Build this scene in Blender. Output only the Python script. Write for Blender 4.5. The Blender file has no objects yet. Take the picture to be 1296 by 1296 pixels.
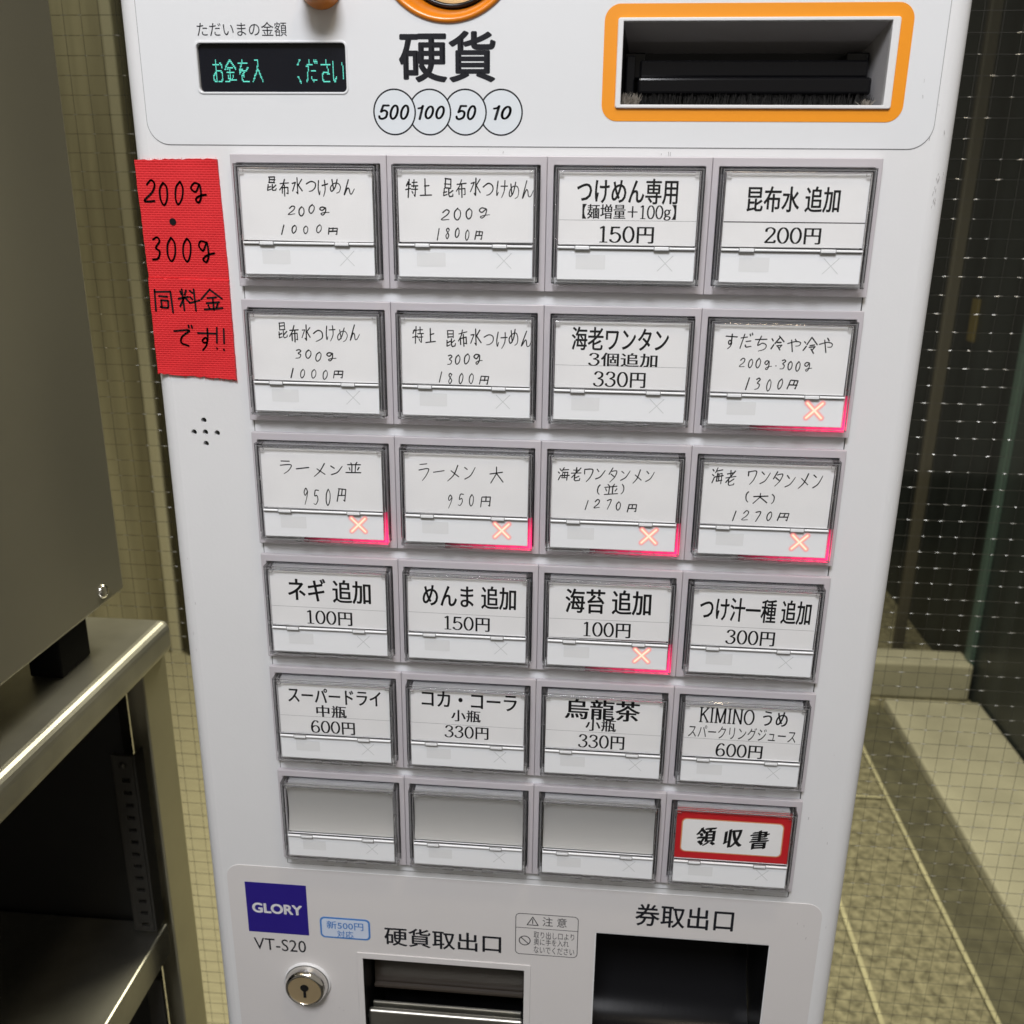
import bpy, bmesh, math, random
from mathutils import Matrix, Vector

# ------------------------------------------------------------------ camera, world, lamps, exposure
sc = bpy.context.scene
col = sc.collection
MM = 0.001
H = 1.2                                    # height of the top edge of the first button row above the floor (m)


def P(x, y, z):
    """millimetres (z measured from the top of the button grid) -> metres"""
    return Vector((x * MM, y * MM, z * MM + H))


cam = bpy.data.cameras.new('camera')
camo = bpy.data.objects.new('camera', cam)
col.objects.link(camo)
cam.sensor_fit = 'HORIZONTAL'
cam.sensor_width = 36.0
cam.lens = 36.0 * 1181.2141 / 1296.0
cam.clip_start = 0.01
cam.clip_end = 60
_w = Vector((0.3142, 0.0849, 0.0247))
_R = Matrix.Rotation(_w.length, 3, _w.normalized()) @ Matrix(((1, 0, 0), (0, 0, -1), (0, 1, 0)))
_M = Matrix((_R[0], -_R[1], -_R[2])).transposed().to_4x4()
_M.translation = P(134.503, -353.099, -17.68)
camo.matrix_world = _M
sc.camera = camo
cam.dof.use_dof = True
cam.dof.focus_distance = 0.372
cam.dof.aperture_fstop = 20.0

world = bpy.data.worlds.new('World')
sc.world = world
world.use_nodes = True
wn = world.node_tree.nodes
wn['Background'].inputs[0].default_value = (1.0, 0.93, 0.82, 1)
wn['Background'].inputs[1].default_value = 0.26


def area(name, loc, target, sx, sy, power, colr):
    l = bpy.data.lights.new(name, 'AREA')
    l.shape = 'RECTANGLE'
    l.size, l.size_y, l.energy, l.color = sx, sy, power, colr
    o = bpy.data.objects.new(name, l)
    col.objects.link(o)
    o.location = loc
    o.rotation_euler = (Vector(target) - Vector(loc)).to_track_quat('-Z', 'Y').to_euler()
    return o


area('ceiling_lamp', P(30, -860, 850), P(110, 0, -40), 0.36, 0.36, 15.4, (0.955, 0.96, 1.0))
area('warm_downlight', P(420, -500, 1150), P(150, 0, -100), 0.12, 0.12, 3.0, (1.0, 0.83, 0.6))
area('porch_lamp', P(300, 1000, 1000), P(380, 1000, -1200), 0.5, 0.5, 25, (1.0, 0.935, 0.79)).data.spread = math.radians(110)

sc.view_settings.view_transform = 'Standard'
sc.view_settings.look = 'None'
sc.view_settings.exposure = 0.0
sc.view_settings.gamma = 1.0
sc.view_settings.use_curve_mapping = False
sc.cycles.use_denoising = True
sc.cycles.max_bounces = 14
sc.cycles.transmission_bounces = 10
sc.cycles.transparent_max_bounces = 16
sc.cycles.sample_clamp_indirect = 4.0

rnd = random.Random(7)


# ------------------------------------------------------------------ materials
def srgb(r, g, b):
    f = lambda c: (c / 12.92 if c <= 0.04045 else ((c + 0.055) / 1.055) ** 2.4)
    return (f(r / 255), f(g / 255), f(b / 255), 1)


def mat(name, base, rough=0.5, metal=0.0, spec=0.5, bump=None, var=None, emit=None, coat=0.0):
    m = bpy.data.materials.new(name)
    m.use_nodes = True
    nt = m.node_tree
    b = nt.nodes['Principled BSDF']
    b.inputs['Base Color'].default_value = tuple(base[:3]) + (1,)
    b.inputs['Roughness'].default_value = rough
    b.inputs['Metallic'].default_value = metal
    b.inputs['Specular IOR Level'].default_value = spec
    b.inputs['Coat Weight'].default_value = coat
    tc = nt.nodes.new('ShaderNodeTexCoord')
    if emit:
        b.inputs['Emission Color'].default_value = tuple(emit[0][:3]) + (1,)
        b.inputs['Emission Strength'].default_value = emit[1]
    if bump:                                # (scale, strength, distance mm, stretch)
        n = nt.nodes.new('ShaderNodeTexNoise')
        n.inputs['Scale'].default_value = bump[0]
        n.inputs['Detail'].default_value = 3
        if len(bump) > 3:
            mp = nt.nodes.new('ShaderNodeMapping')
            mp.inputs['Scale'].default_value = bump[3]
            nt.links.new(tc.outputs['Object'], mp.inputs[0])
            nt.links.new(mp.outputs[0], n.inputs['Vector'])
        else:
            nt.links.new(tc.outputs['Object'], n.inputs['Vector'])
        bp = nt.nodes.new('ShaderNodeBump')
        bp.inputs['Strength'].default_value = bump[1]
        bp.inputs['Distance'].default_value = bump[2] * MM
        nt.links.new(n.outputs[0], bp.inputs['Height'])
        nt.links.new(bp.outputs[0], b.inputs['Normal'])
    if var:                                 # (scale, amount[, stretch]) gentle tone variation
        n = nt.nodes.new('ShaderNodeTexNoise')
        n.inputs['Scale'].default_value = var[0]
        n.inputs['Detail'].default_value = 6
        mp = nt.nodes.new('ShaderNodeMapping')
        if len(var) > 2:
            mp.inputs['Scale'].default_value = var[2]
        nt.links.new(tc.outputs['Object'], mp.inputs[0])
        nt.links.new(mp.outputs[0], n.inputs['Vector'])
        r = nt.nodes.new('ShaderNodeValToRGB')
        r.color_ramp.elements[0].position = 0.3
        r.color_ramp.elements[1].position = 0.7
        lo = tuple(c * (1 - var[1]) for c in base[:3]) + (1,)
        hi = tuple(min(1, c * (1 + var[1])) for c in base[:3]) + (1,)
        r.color_ramp.elements[0].color = lo
        r.color_ramp.elements[1].color = hi
        nt.links.new(n.outputs[0], r.inputs[0])
        nt.links.new(r.outputs[0], b.inputs['Base Color'])
    return m


M_body = mat('white powder coat', (0.74, 0.745, 0.755), 0.42, bump=(900, 0.12, 0.3), var=(9, 0.015))
M_sheet = mat('white film', (0.73, 0.745, 0.765), 0.38, bump=(1400, 0.05, 0.2), var=(6, 0.012))
M_lowsheet = mat('white film with painted warmth', (0.68, 0.66, 0.655), 0.42, bump=(1400, 0.08, 0.2), var=(6, 0.015))  # tint carries the warm bounce light on the lower front
M_base = mat('button base plastic', (0.72, 0.73, 0.75), 0.4)
M_gap = mat('dark gap', (0.03, 0.03, 0.035), 0.7)
M_bezel = mat('lilac grey plastic', (0.525, 0.495, 0.52), 0.4, bump=(2600, 0.08, 0.1), var=(20, 0.02))
M_white = mat('milky plastic', (0.85, 0.865, 0.885), 0.35)
M_card = mat('paper card', (0.86, 0.86, 0.865), 0.75, bump=(1800, 0.25, 0.2), var=(45, 0.03))
M_silver = mat('satin silver', (0.85, 0.85, 0.84), 0.38, metal=0.6, bump=(3000, 0.1, 0.1))
M_redcard = mat('red card', srgb(196, 30, 38), 0.5, var=(30, 0.06))
M_gold = mat('tan outline', srgb(214, 150, 110), 0.6)
M_ink = mat('black ink', (0.008, 0.008, 0.009), 0.7, spec=0.15)
M_pen = mat('ballpoint ink', (0.010, 0.010, 0.012), 0.7, spec=0.15)
M_print = mat('screen print', (0.012, 0.0125, 0.017), 0.6, spec=0.2)
M_faint = mat('unlit symbol', (0.62, 0.64, 0.645), 0.4)
M_hair = mat('hairline', (0.25, 0.25, 0.26), 0.6)
M_orange = mat('orange print', srgb(238, 150, 24), 0.42, bump=(1400, 0.06, 0.2))
M_orangep = mat('orange plastic', srgb(222, 128, 22), 0.3, coat=0.3)
M_black = mat('black plastic', (0.008, 0.008, 0.009), 0.35, spec=0.25)
M_gloss = mat('glossy black', (0.005, 0.005, 0.006), 0.12, spec=0.3)
M_pave3 = mat('pale tan flooring', (0.46, 0.425, 0.30), 0.7, var=(26, 0.1, (1, 6, 1)))
M_dgrey = mat('dark grey plastic', (0.45, 0.435, 0.455), 0.5)
M_grey = mat('grey plastic', (0.42, 0.41, 0.42), 0.45)
M_bristle = mat('brush bristles', (0.30, 0.27, 0.23), 0.8)
M_bristle2 = mat('dark brush bristles', (0.02, 0.019, 0.018), 0.8)
M_chrome = mat('chrome', (0.72, 0.70, 0.66), 0.12, metal=1)
M_brass = mat('worn lock face', (0.78, 0.62, 0.38), 0.5, metal=0.85, bump=(700, 0.1, 0.3))
M_blue = mat('deep blue print', srgb(40, 26, 130), 0.4)
M_logow = mat('logo white', (0.75, 0.75, 0.78), 0.45)
M_bub = mat('pale blue sticker', srgb(205, 216, 235), 0.4)
M_bubl = mat('sticker blue', srgb(72, 130, 200), 0.45)
M_screen = mat('display glass', (0.008, 0.009, 0.014), 0.16)
M_coin = mat('pale disc print', (0.70, 0.745, 0.785), 0.4)
M_cyan = mat('vacuum display dots', (0, 0, 0), 0.5, emit=(srgb(112, 250, 226), 1.0))
M_steel = mat('stainless steel', (0.56, 0.55, 0.50), 0.42, metal=1, bump=(60, 0.06, 0.6, (1, 14, 14)), var=(16, 0.22))
M_steel2 = mat('painted steel cabinet', (0.33, 0.315, 0.26), 0.26, metal=0.6, bump=(1800, 0.12, 0.2), var=(7, 0.05))
M_steelleg = mat('stainless angle', (0.52, 0.49, 0.36), 0.45, metal=0.8, var=(18, 0.08))
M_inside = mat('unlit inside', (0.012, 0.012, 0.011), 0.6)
M_strip = mat('slotted strip steel', (0.075, 0.072, 0.065), 0.45, metal=0.6)
M_rubber = mat('black rubber', (0.004, 0.004, 0.004), 0.8, spec=0.1)
M_wire = mat('wire in glass', (0.055, 0.054, 0.05), 0.5, metal=0.5)
M_wireglint = mat('wire crossing glint', (0.42, 0.42, 0.40), 0.36, metal=0.7)
M_dwall = mat('dark far wall', (0.018, 0.0225, 0.024), 0.35, spec=0.3, var=(2, 0.85, (4, 4, 0.10)))  # upright streaks painted for faint reflections in the glass
M_twall = mat('olive tan wall', (0.50, 0.465, 0.34), 0.7, var=(5, 0.2, (6, 6, 0.4)), bump=(60, 0.2, 2))
M_pale = mat('pale door jamb', (0.66, 0.63, 0.50), 0.5)
M_dpost = mat('dark post', (0.05, 0.045, 0.028), 0.5)
M_kerb = mat('pale cast stone', (0.35, 0.335, 0.265), 0.8, var=(9, 0.14), bump=(120, 0.3, 2))
M_yel = mat('yellow strip', (0.16, 0.125, 0.035), 0.5)
M_teal = mat('teal strip', (0.06, 0.10, 0.095), 0.4)


def clear_front():
    m = bpy.data.materials.new('clear cover face')
    m.use_nodes = True
    nt = m.node_tree
    nt.nodes.clear()
    out = nt.nodes.new('ShaderNodeOutputMaterial')
    mx = nt.nodes.new('ShaderNodeMixShader')
    tr = nt.nodes.new('ShaderNodeBsdfTransparent')
    tr.inputs[0].default_value = (0.985, 0.985, 0.985, 1)
    gl = nt.nodes.new('ShaderNodeBsdfGlossy')
    gl.inputs['Roughness'].default_value = 0.06
    mx.inputs[0].default_value = 0.04
    nt.links.new(tr.outputs[0], mx.inputs[1])
    nt.links.new(gl.outputs[0], mx.inputs[2])
    nt.links.new(mx.outputs[0], out.inputs[0])
    return m


M_clear = clear_front()
M_rim = mat('clear acrylic', (0.97, 0.97, 0.98), 0.04)
M_rim.node_tree.nodes['Principled BSDF'].inputs['Transmission Weight'].default_value = 1.0
M_rim.node_tree.nodes['Principled BSDF'].inputs['IOR'].default_value = 1.46
_nt = M_rim.node_tree
_tr = _nt.nodes.new('ShaderNodeBsdfTransparent')
_mx = _nt.nodes.new('ShaderNodeMixShader')
_mx.inputs[0].default_value = 0.3
_nt.links.new(_nt.nodes['Principled BSDF'].outputs[0], _mx.inputs[1])
_nt.links.new(_tr.outputs[0], _mx.inputs[2])
_nt.links.new(_mx.outputs[0], [n for n in _nt.nodes if n.type == 'OUTPUT_MATERIAL'][0].inputs[0])


def wired_glass():
    m = clear_front()
    m.name = 'olive tinted glass'
    for n in m.node_tree.nodes:
        if n.type == 'BSDF_TRANSPARENT':
            n.inputs[0].default_value = (0.93, 0.93, 0.86, 1)
        if n.type == 'BSDF_GLOSSY':
            n.inputs['Roughness'].default_value = 0.05
        if n.type == 'MIX_SHADER':
            n.inputs[0].default_value = 0.03
    return m


M_glass = wired_glass()


def tape_mat():
    m = mat('red woven cloth tape', srgb(206, 24, 32), 0.6)
    nt = m.node_tree
    b = nt.nodes['Principled BSDF']
    tc = nt.nodes.new('ShaderNodeTexCoord')
    mp = nt.nodes.new('ShaderNodeMapping')
    mp.inputs['Rotation'].default_value = (math.radians(90), 0, 0)
    nt.links.new(tc.outputs['Object'], mp.inputs[0])
    br = nt.nodes.new('ShaderNodeTexBrick')
    br.inputs['Scale'].default_value = 1.0
    br.inputs['Brick Width'].default_value = 0.0019
    br.inputs['Row Height'].default_value = 0.00085
    br.inputs['Mortar Size'].default_value = 0.00022
    br.inputs['Mortar Smooth'].default_value = 0.6
    br.inputs['Color1'].default_value = srgb(206, 16, 26)
    br.inputs['Color2'].default_value = srgb(212, 20, 30)
    br.inputs['Mortar'].default_value = srgb(226, 44, 50)
    nt.links.new(mp.outputs[0], br.inputs[0])
    nt.links.new(br.outputs[0], b.inputs['Base Color'])
    bp = nt.nodes.new('ShaderNodeBump')
    bp.inputs['Strength'].default_value = 0.5
    bp.inputs['Distance'].default_value = 0.0003
    bp.invert = True
    nt.links.new(br.outputs['Fac'], bp.inputs['Height'])
    nt.links.new(bp.outputs[0], b.inputs['Normal'])
    return m


M_tape = tape_mat()


def paving_mat():
    m = mat('mottled olive stone paving', (0.2, 0.19, 0.13), 0.75)
    nt = m.node_tree
    b = nt.nodes['Principled BSDF']
    tc = nt.nodes.new('ShaderNodeTexCoord')
    n1 = nt.nodes.new('ShaderNodeTexNoise')
    n1.inputs['Scale'].default_value = 62
    n1.inputs['Detail'].default_value = 8
    n1.inputs['Roughness'].default_value = 0.65
    nt.links.new(tc.outputs['Object'], n1.inputs['Vector'])
    r = nt.nodes.new('ShaderNodeValToRGB')
    r.color_ramp.elements[0].position = 0.34
    r.color_ramp.elements[0].color = (0.085, 0.079, 0.053, 1)
    r.color_ramp.elements[1].position = 0.66
    r.color_ramp.elements[1].color = (0.34, 0.32, 0.23, 1)
    nt.links.new(n1.outputs[0], r.inputs[0])
    n2 = nt.nodes.new('ShaderNodeTexNoise')
    n2.inputs['Scale'].default_value = 7
    n2.inputs['Detail'].default_value = 5
    nt.links.new(tc.outputs['Object'], n2.inputs['Vector'])
    r2 = nt.nodes.new('ShaderNodeValToRGB')
    r2.color_ramp.elements[0].position = 0.35
    r2.color_ramp.elements[0].color = (0.55, 0.54, 0.50, 1)
    r2.color_ramp.elements[1].position = 0.62
    r2.color_ramp.elements[1].color = (1.1, 1.08, 1.02, 1)
    mx = nt.nodes.new('ShaderNodeMix')
    mx.data_type = 'RGBA'
    mx.blend_type = 'MULTIPLY'
    mx.inputs[0].default_value = 1.0
    nt.links.new(r.outputs[0], mx.inputs[6])
    nt.links.new(r2.outputs[0], mx.inputs[7])
    nt.links.new(mx.outputs[2], b.inputs['Base Color'])
    bp = nt.nodes.new('ShaderNodeBump')
    bp.inputs['Strength'].default_value = 0.4
    bp.inputs['Distance'].default_value = 0.002
    nt.links.new(n1.outputs[0], bp.inputs['Height'])
    nt.links.new(bp.outputs[0], b.inputs['Normal'])
    return m


M_paving = paving_mat()
M_darkband = mat('darker band beside kerb', (0.085, 0.08, 0.052), 0.8, var=(30, 0.3))
M_joint = mat('pale joint', (0.40, 0.375, 0.25), 0.8, var=(40, 0.15))
M_floor = mat('dark shop floor', (0.05, 0.047, 0.04), 0.5, var=(3, 0.2))


def glow_mat():
    """light given off by the lit cross: strength from the mesh attribute 'glow'"""
    m = bpy.data.materials.new('lit red cross')
    m.use_nodes = True
    nt = m.node_tree
    nt.nodes.clear()
    out = nt.nodes.new('ShaderNodeOutputMaterial')
    mx = nt.nodes.new('ShaderNodeMixShader')
    at = nt.nodes.new('ShaderNodeAttribute')
    at.attribute_name = 'glow'
    rc = nt.nodes.new('ShaderNodeValToRGB')
    e = rc.color_ramp.elements
    e[0].position, e[0].color = 0.0, srgb(255, 138, 150)
    e[1].position, e[1].color = 1.0, srgb(255, 240, 214)
    k = e.new(0.45); k.color = srgb(255, 150, 148)
    k = e.new(0.72); k.color = srgb(255, 190, 160)
    ra = nt.nodes.new('ShaderNodeValToRGB')
    ra.color_ramp.elements[0].position = 0.02
    ra.color_ramp.elements[1].position = 0.68
    em = nt.nodes.new('ShaderNodeEmission')
    em.inputs[1].default_value = 1.05
    tr = nt.nodes.new('ShaderNodeBsdfTransparent')
    nt.links.new(at.outputs['Fac'], rc.inputs[0])
    nt.links.new(at.outputs['Fac'], ra.inputs[0])
    nt.links.new(rc.outputs[0], em.inputs[0])
    nt.links.new(ra.outputs[0], mx.inputs[0])
    nt.links.new(tr.outputs[0], mx.inputs[1])
    nt.links.new(em.outputs[0], mx.inputs[2])
    nt.links.new(mx.outputs[0], out.inputs[0])
    return m


M_glow = glow_mat()
M_redglow = mat('painted red glow', (0.3, 0.02, 0.06), 0.4, emit=(srgb(255, 40, 105), 1.0))  # emission paints the lit cross's red bleed into the cover edge
_nt = M_redglow.node_tree
_at = _nt.nodes.new('ShaderNodeAttribute')
_at.attribute_name = 'glow'
_mu = _nt.nodes.new('ShaderNodeMath')
_mu.operation = 'MULTIPLY'
_mu.inputs[1].default_value = 2.6
_nt.links.new(_at.outputs['Fac'], _mu.inputs[0])
_nt.links.new(_mu.outputs[0], _nt.nodes['Principled BSDF'].inputs['Emission Strength'])


# ------------------------------------------------------------------ mesh helpers (all in millimetres)
class MB:
    def __init__(self):
        self.v, self.f, self.mi, self.g, self.sm = [], [], [], [], []

    def quadmesh(self, verts, faces, mi=0, smooth=False):
        o = len(self.v)
        self.v += [tuple(p) for p in verts]
        for f in faces:
            self.f.append(tuple(i + o for i in f))
            self.mi.append(mi)
            self.sm.append(smooth)
        return self

    def box(self, x0, x1, y0, y1, z0, z1, bev=0, seg=2, mi=0):
        bm = bmesh.new()
        vs = [bm.verts.new((x, y, z)) for x in (x0, x1) for y in (y0, y1) for z in (z0, z1)]
        for q in ((0, 1, 3, 2), (4, 6, 7, 5), (0, 4, 5, 1), (2, 3, 7, 6), (0, 2, 6, 4), (1, 5, 7, 3)):
            bm.faces.new([vs[i] for i in q])
        bmesh.ops.recalc_face_normals(bm, faces=bm.faces)
        if bev:
            bmesh.ops.bevel(bm, geom=list(bm.edges), offset=bev, segments=seg, profile=0.5, affect='EDGES')
        self.bm(bm, mi)
        bm.free()
        return self

    def bm(self, bm, mi=0, smooth=False):
        bm.verts.index_update()
        return self.quadmesh([v.co[:] for v in bm.verts], [[v.index for v in f.verts] for f in bm.faces], mi, smooth)

    def lathe(self, prof, c, axis='y', n=48, mi=0, smooth=True, a0=0, a1=2 * math.pi):
        """prof: list of (radius, along) round the axis through c"""
        vs, fs = [], []
        full = abs(a1 - a0 - 2 * math.pi) < 1e-6
        m = n if full else n + 1
        for i in range(m):
            a = a0 + (a1 - a0) * i / n
            for r, h in prof:
                if axis == 'y':
                    vs.append((c[0] + r * math.cos(a), c[1] + h, c[2] + r * math.sin(a)))
                elif axis == 'z':
                    vs.append((c[0] + r * math.cos(a), c[1] + r * math.sin(a), c[2] + h))
                else:
                    vs.append((c[0] + h, c[1] + r * math.cos(a), c[2] + r * math.sin(a)))
        k = len(prof)
        for i in range(n):
            j = (i + 1) % m
            for t in range(k - 1):
                fs.append((i * k + t, j * k + t, j * k + t + 1, i * k + t + 1))
        return self.quadmesh(vs, fs, mi, smooth)

    def ribbon(self, pts, w, y, nib=None, mi=0):
        """flat stroke through 2D points (x, z) on the plane y"""
        for i in range(len(pts) - 1):
            (ax, az), (bx, bz) = pts[i], pts[i + 1]
            dx, dz = bx - ax, bz - az
            L = math.hypot(dx, dz)
            if L < 1e-6:
                continue
            ww = (w[i] if isinstance(w, list) else w) if nib is None else nib[0] + (nib[1] - nib[0]) * abs(dz) / L
            nx, nz = -dz / L * ww / 2, dx / L * ww / 2
            e = min(ww * 0.12, L * 0.3)
            ex, ez = dx / L * e, dz / L * e
            self.quadmesh([(ax - ex + nx, y, az - ez + nz), (ax - ex - nx, y, az - ez - nz), (bx + ex - nx, y, bz + ez - nz), (bx + ex + nx, y, bz + ez + nz)], [(0, 1, 2, 3)], mi)
            if nib is None:
                for (cx, cz) in ((ax, az), (bx, bz)):
                    self.disc(cx, cz, ww / 2, y, 7, mi)
        return self

    def disc(self, cx, cz, r, y, n=24, mi=0):
        return self.quadmesh([(cx + r * math.cos(2 * math.pi * i / n), y, cz + r * math.sin(2 * math.pi * i / n)) for i in range(n)], [tuple(range(n))], mi)

    def tube(self, p, q, r, n=6, mi=0, r2=None):
        p, q = Vector(p), Vector(q)
        d = (q - p).normalized()
        u = d.orthogonal().normalized()
        w = d.cross(u)
        r2 = r if r2 is None else r2
        vs = []
        for c, rr in ((p, r), (q, r2)):
            for i in range(n):
                a = 2 * math.pi * i / n
                vs.append(c + u * rr * math.cos(a) + w * rr * math.sin(a))
        fs = [(i, (i + 1) % n, n + (i + 1) % n, n + i) for i in range(n)] + [tuple(range(n))[::-1], tuple(range(n, 2 * n))]
        return self.quadmesh(vs, fs, mi, n > 5)

    def mesh(self, name, mats, org=(0, 0, 0)):
        me = bpy.data.meshes.new(name)
        me.from_pydata([((a - org[0]) * MM, (b - org[1]) * MM, (c - org[2]) * MM) for a, b, c in self.v], [], self.f)
        for m in (mats if isinstance(mats, (list, tuple)) else [mats]):
            me.materials.append(m)
        me.polygons.foreach_set('material_index', self.mi)
        me.polygons.foreach_set('use_smooth', self.sm)
        me.update()
        return me


def link(name, me, parent=None, loc=(0, 0, 0)):
    o = bpy.data.objects.new(name, me)
    col.objects.link(o)
    o.parent = parent
    o.location = Vector(loc) * MM
    return o


def tag(o, label=None, cat=None, group=None, kind=None):
    for k, v in (('label', label), ('category', cat), ('group', group), ('kind', kind)):
        if v:
            o[k] = v
    return o


def thing(name, base, label, cat, group=None):
    o = bpy.data.objects.new(name, None)
    o.empty_display_size = 0.05
    col.objects.link(o)
    o.location = P(*base)
    return tag(o, label, cat, group)


def rrect(x0, z0, x1, z1, r, n=6):
    pts = []
    for cx, cz, a in ((x1 - r, z1 - r, 0), (x0 + r, z1 - r, 90), (x0 + r, z0 + r, 180), (x1 - r, z0 + r, 270)):
        if r <= 0:
            pts.append((cx, cz))
            continue
        for i in range(n + 1):
            t = math.radians(a + 90 * i / n)
            pts.append((cx + r * math.cos(t), cz + r * math.sin(t)))
    return pts


def circle(cx, cz, r, n=32):
    return [(cx + r * math.cos(2 * math.pi * i / n), cz + r * math.sin(2 * math.pi * i / n)) for i in range(n)]


def eval_curve(cu):
    o = bpy.data.objects.new('tmp', cu)
    col.objects.link(o)
    dg = bpy.context.evaluated_depsgraph_get()
    ev = o.evaluated_get(dg)
    me = ev.to_mesh()
    vs = [v.co[:] for v in me.vertices]
    fs = [tuple(p.vertices) for p in me.polygons]
    ev.to_mesh_clear()
    bpy.data.objects.remove(o)
    bpy.data.curves.remove(cu)
    return vs, fs


def plate(mb, outer, holes, yfront, thick, bev=0.0, mi=0):
    """flat sheet with holes; its front face lies at yfront and it goes back by thick"""
    cu = bpy.data.curves.new('tmp', 'CURVE')
    cu.dimensions = '2D'
    cu.fill_mode = 'BOTH'
    cu.extrude = max(thick / 2 - bev, 0)
    cu.bevel_depth = bev
    cu.bevel_resolution = 1
    cu.offset = -bev
    for ring in [outer] + list(holes):
        s = cu.splines.new('POLY')
        s.points.add(len(ring) - 1)
        for p, (x, z) in zip(s.points, ring):
            p.co = (x, z, 0, 1)
        s.use_cyclic_u = True
    vs, fs = eval_curve(cu)
    mb.quadmesh([(x, yfront + thick / 2 - z, y) for x, y, z in vs], fs, mi)
    return mb


def glyphs(body, offset=0.0, shear=0.0, res=3):
    cu = bpy.data.curves.new('tmp', 'FONT')
    cu.body = body
    cu.fill_mode = 'FRONT'
    cu.resolution_u = res
    cu.offset = offset
    cu.shear = shear
    vs, fs = eval_curve(cu)
    return [(x, y) for x, y, z in vs], fs


def fit(mb, parts, x0, z0, x1, z1, y, mi=0, fill=None):
    """parts: list of (2D verts, faces); scaled together into the box"""
    allv = [p for vs, _ in parts for p in vs]
    ax, bx = min(p[0] for p in allv), max(p[0] for p in allv)
    az, bz = min(p[1] for p in allv), max(p[1] for p in allv)
    for k, (vs, fs) in enumerate(parts):
        mb.quadmesh([(x0 + (p[0] - ax) / (bx - ax) * (x1 - x0), y - 0.004 * (k % 6), z0 + (p[1] - az) / max(bz - az, 1e-6) * (z1 - z0)) for p in vs], fs, mi)
    return mb


def smooth_path(pts, closed=False, n=5):
    if len(pts) < 3 and not closed:
        return pts
    out = []
    m = len(pts)
    for i in range(m if closed else m - 1):
        g = (lambda k: pts[k % m]) if closed else (lambda k: pts[max(0, min(m - 1, k))])
        p0, p1, p2, p3 = g(i - 1), g(i), g(i + 1), g(i + 2)
        for s in range(n):
            t = s / n
            out.append(tuple(0.5 * (2 * b + (c - a) * t + (2 * a - 5 * b + 4 * c - d) * t * t + (3 * b - a - 3 * c + d) * t ** 3) for a, b, c, d in zip(p0, p1, p2, p3)))
    out.append(pts[0] if closed else pts[-1])
    return out
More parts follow.
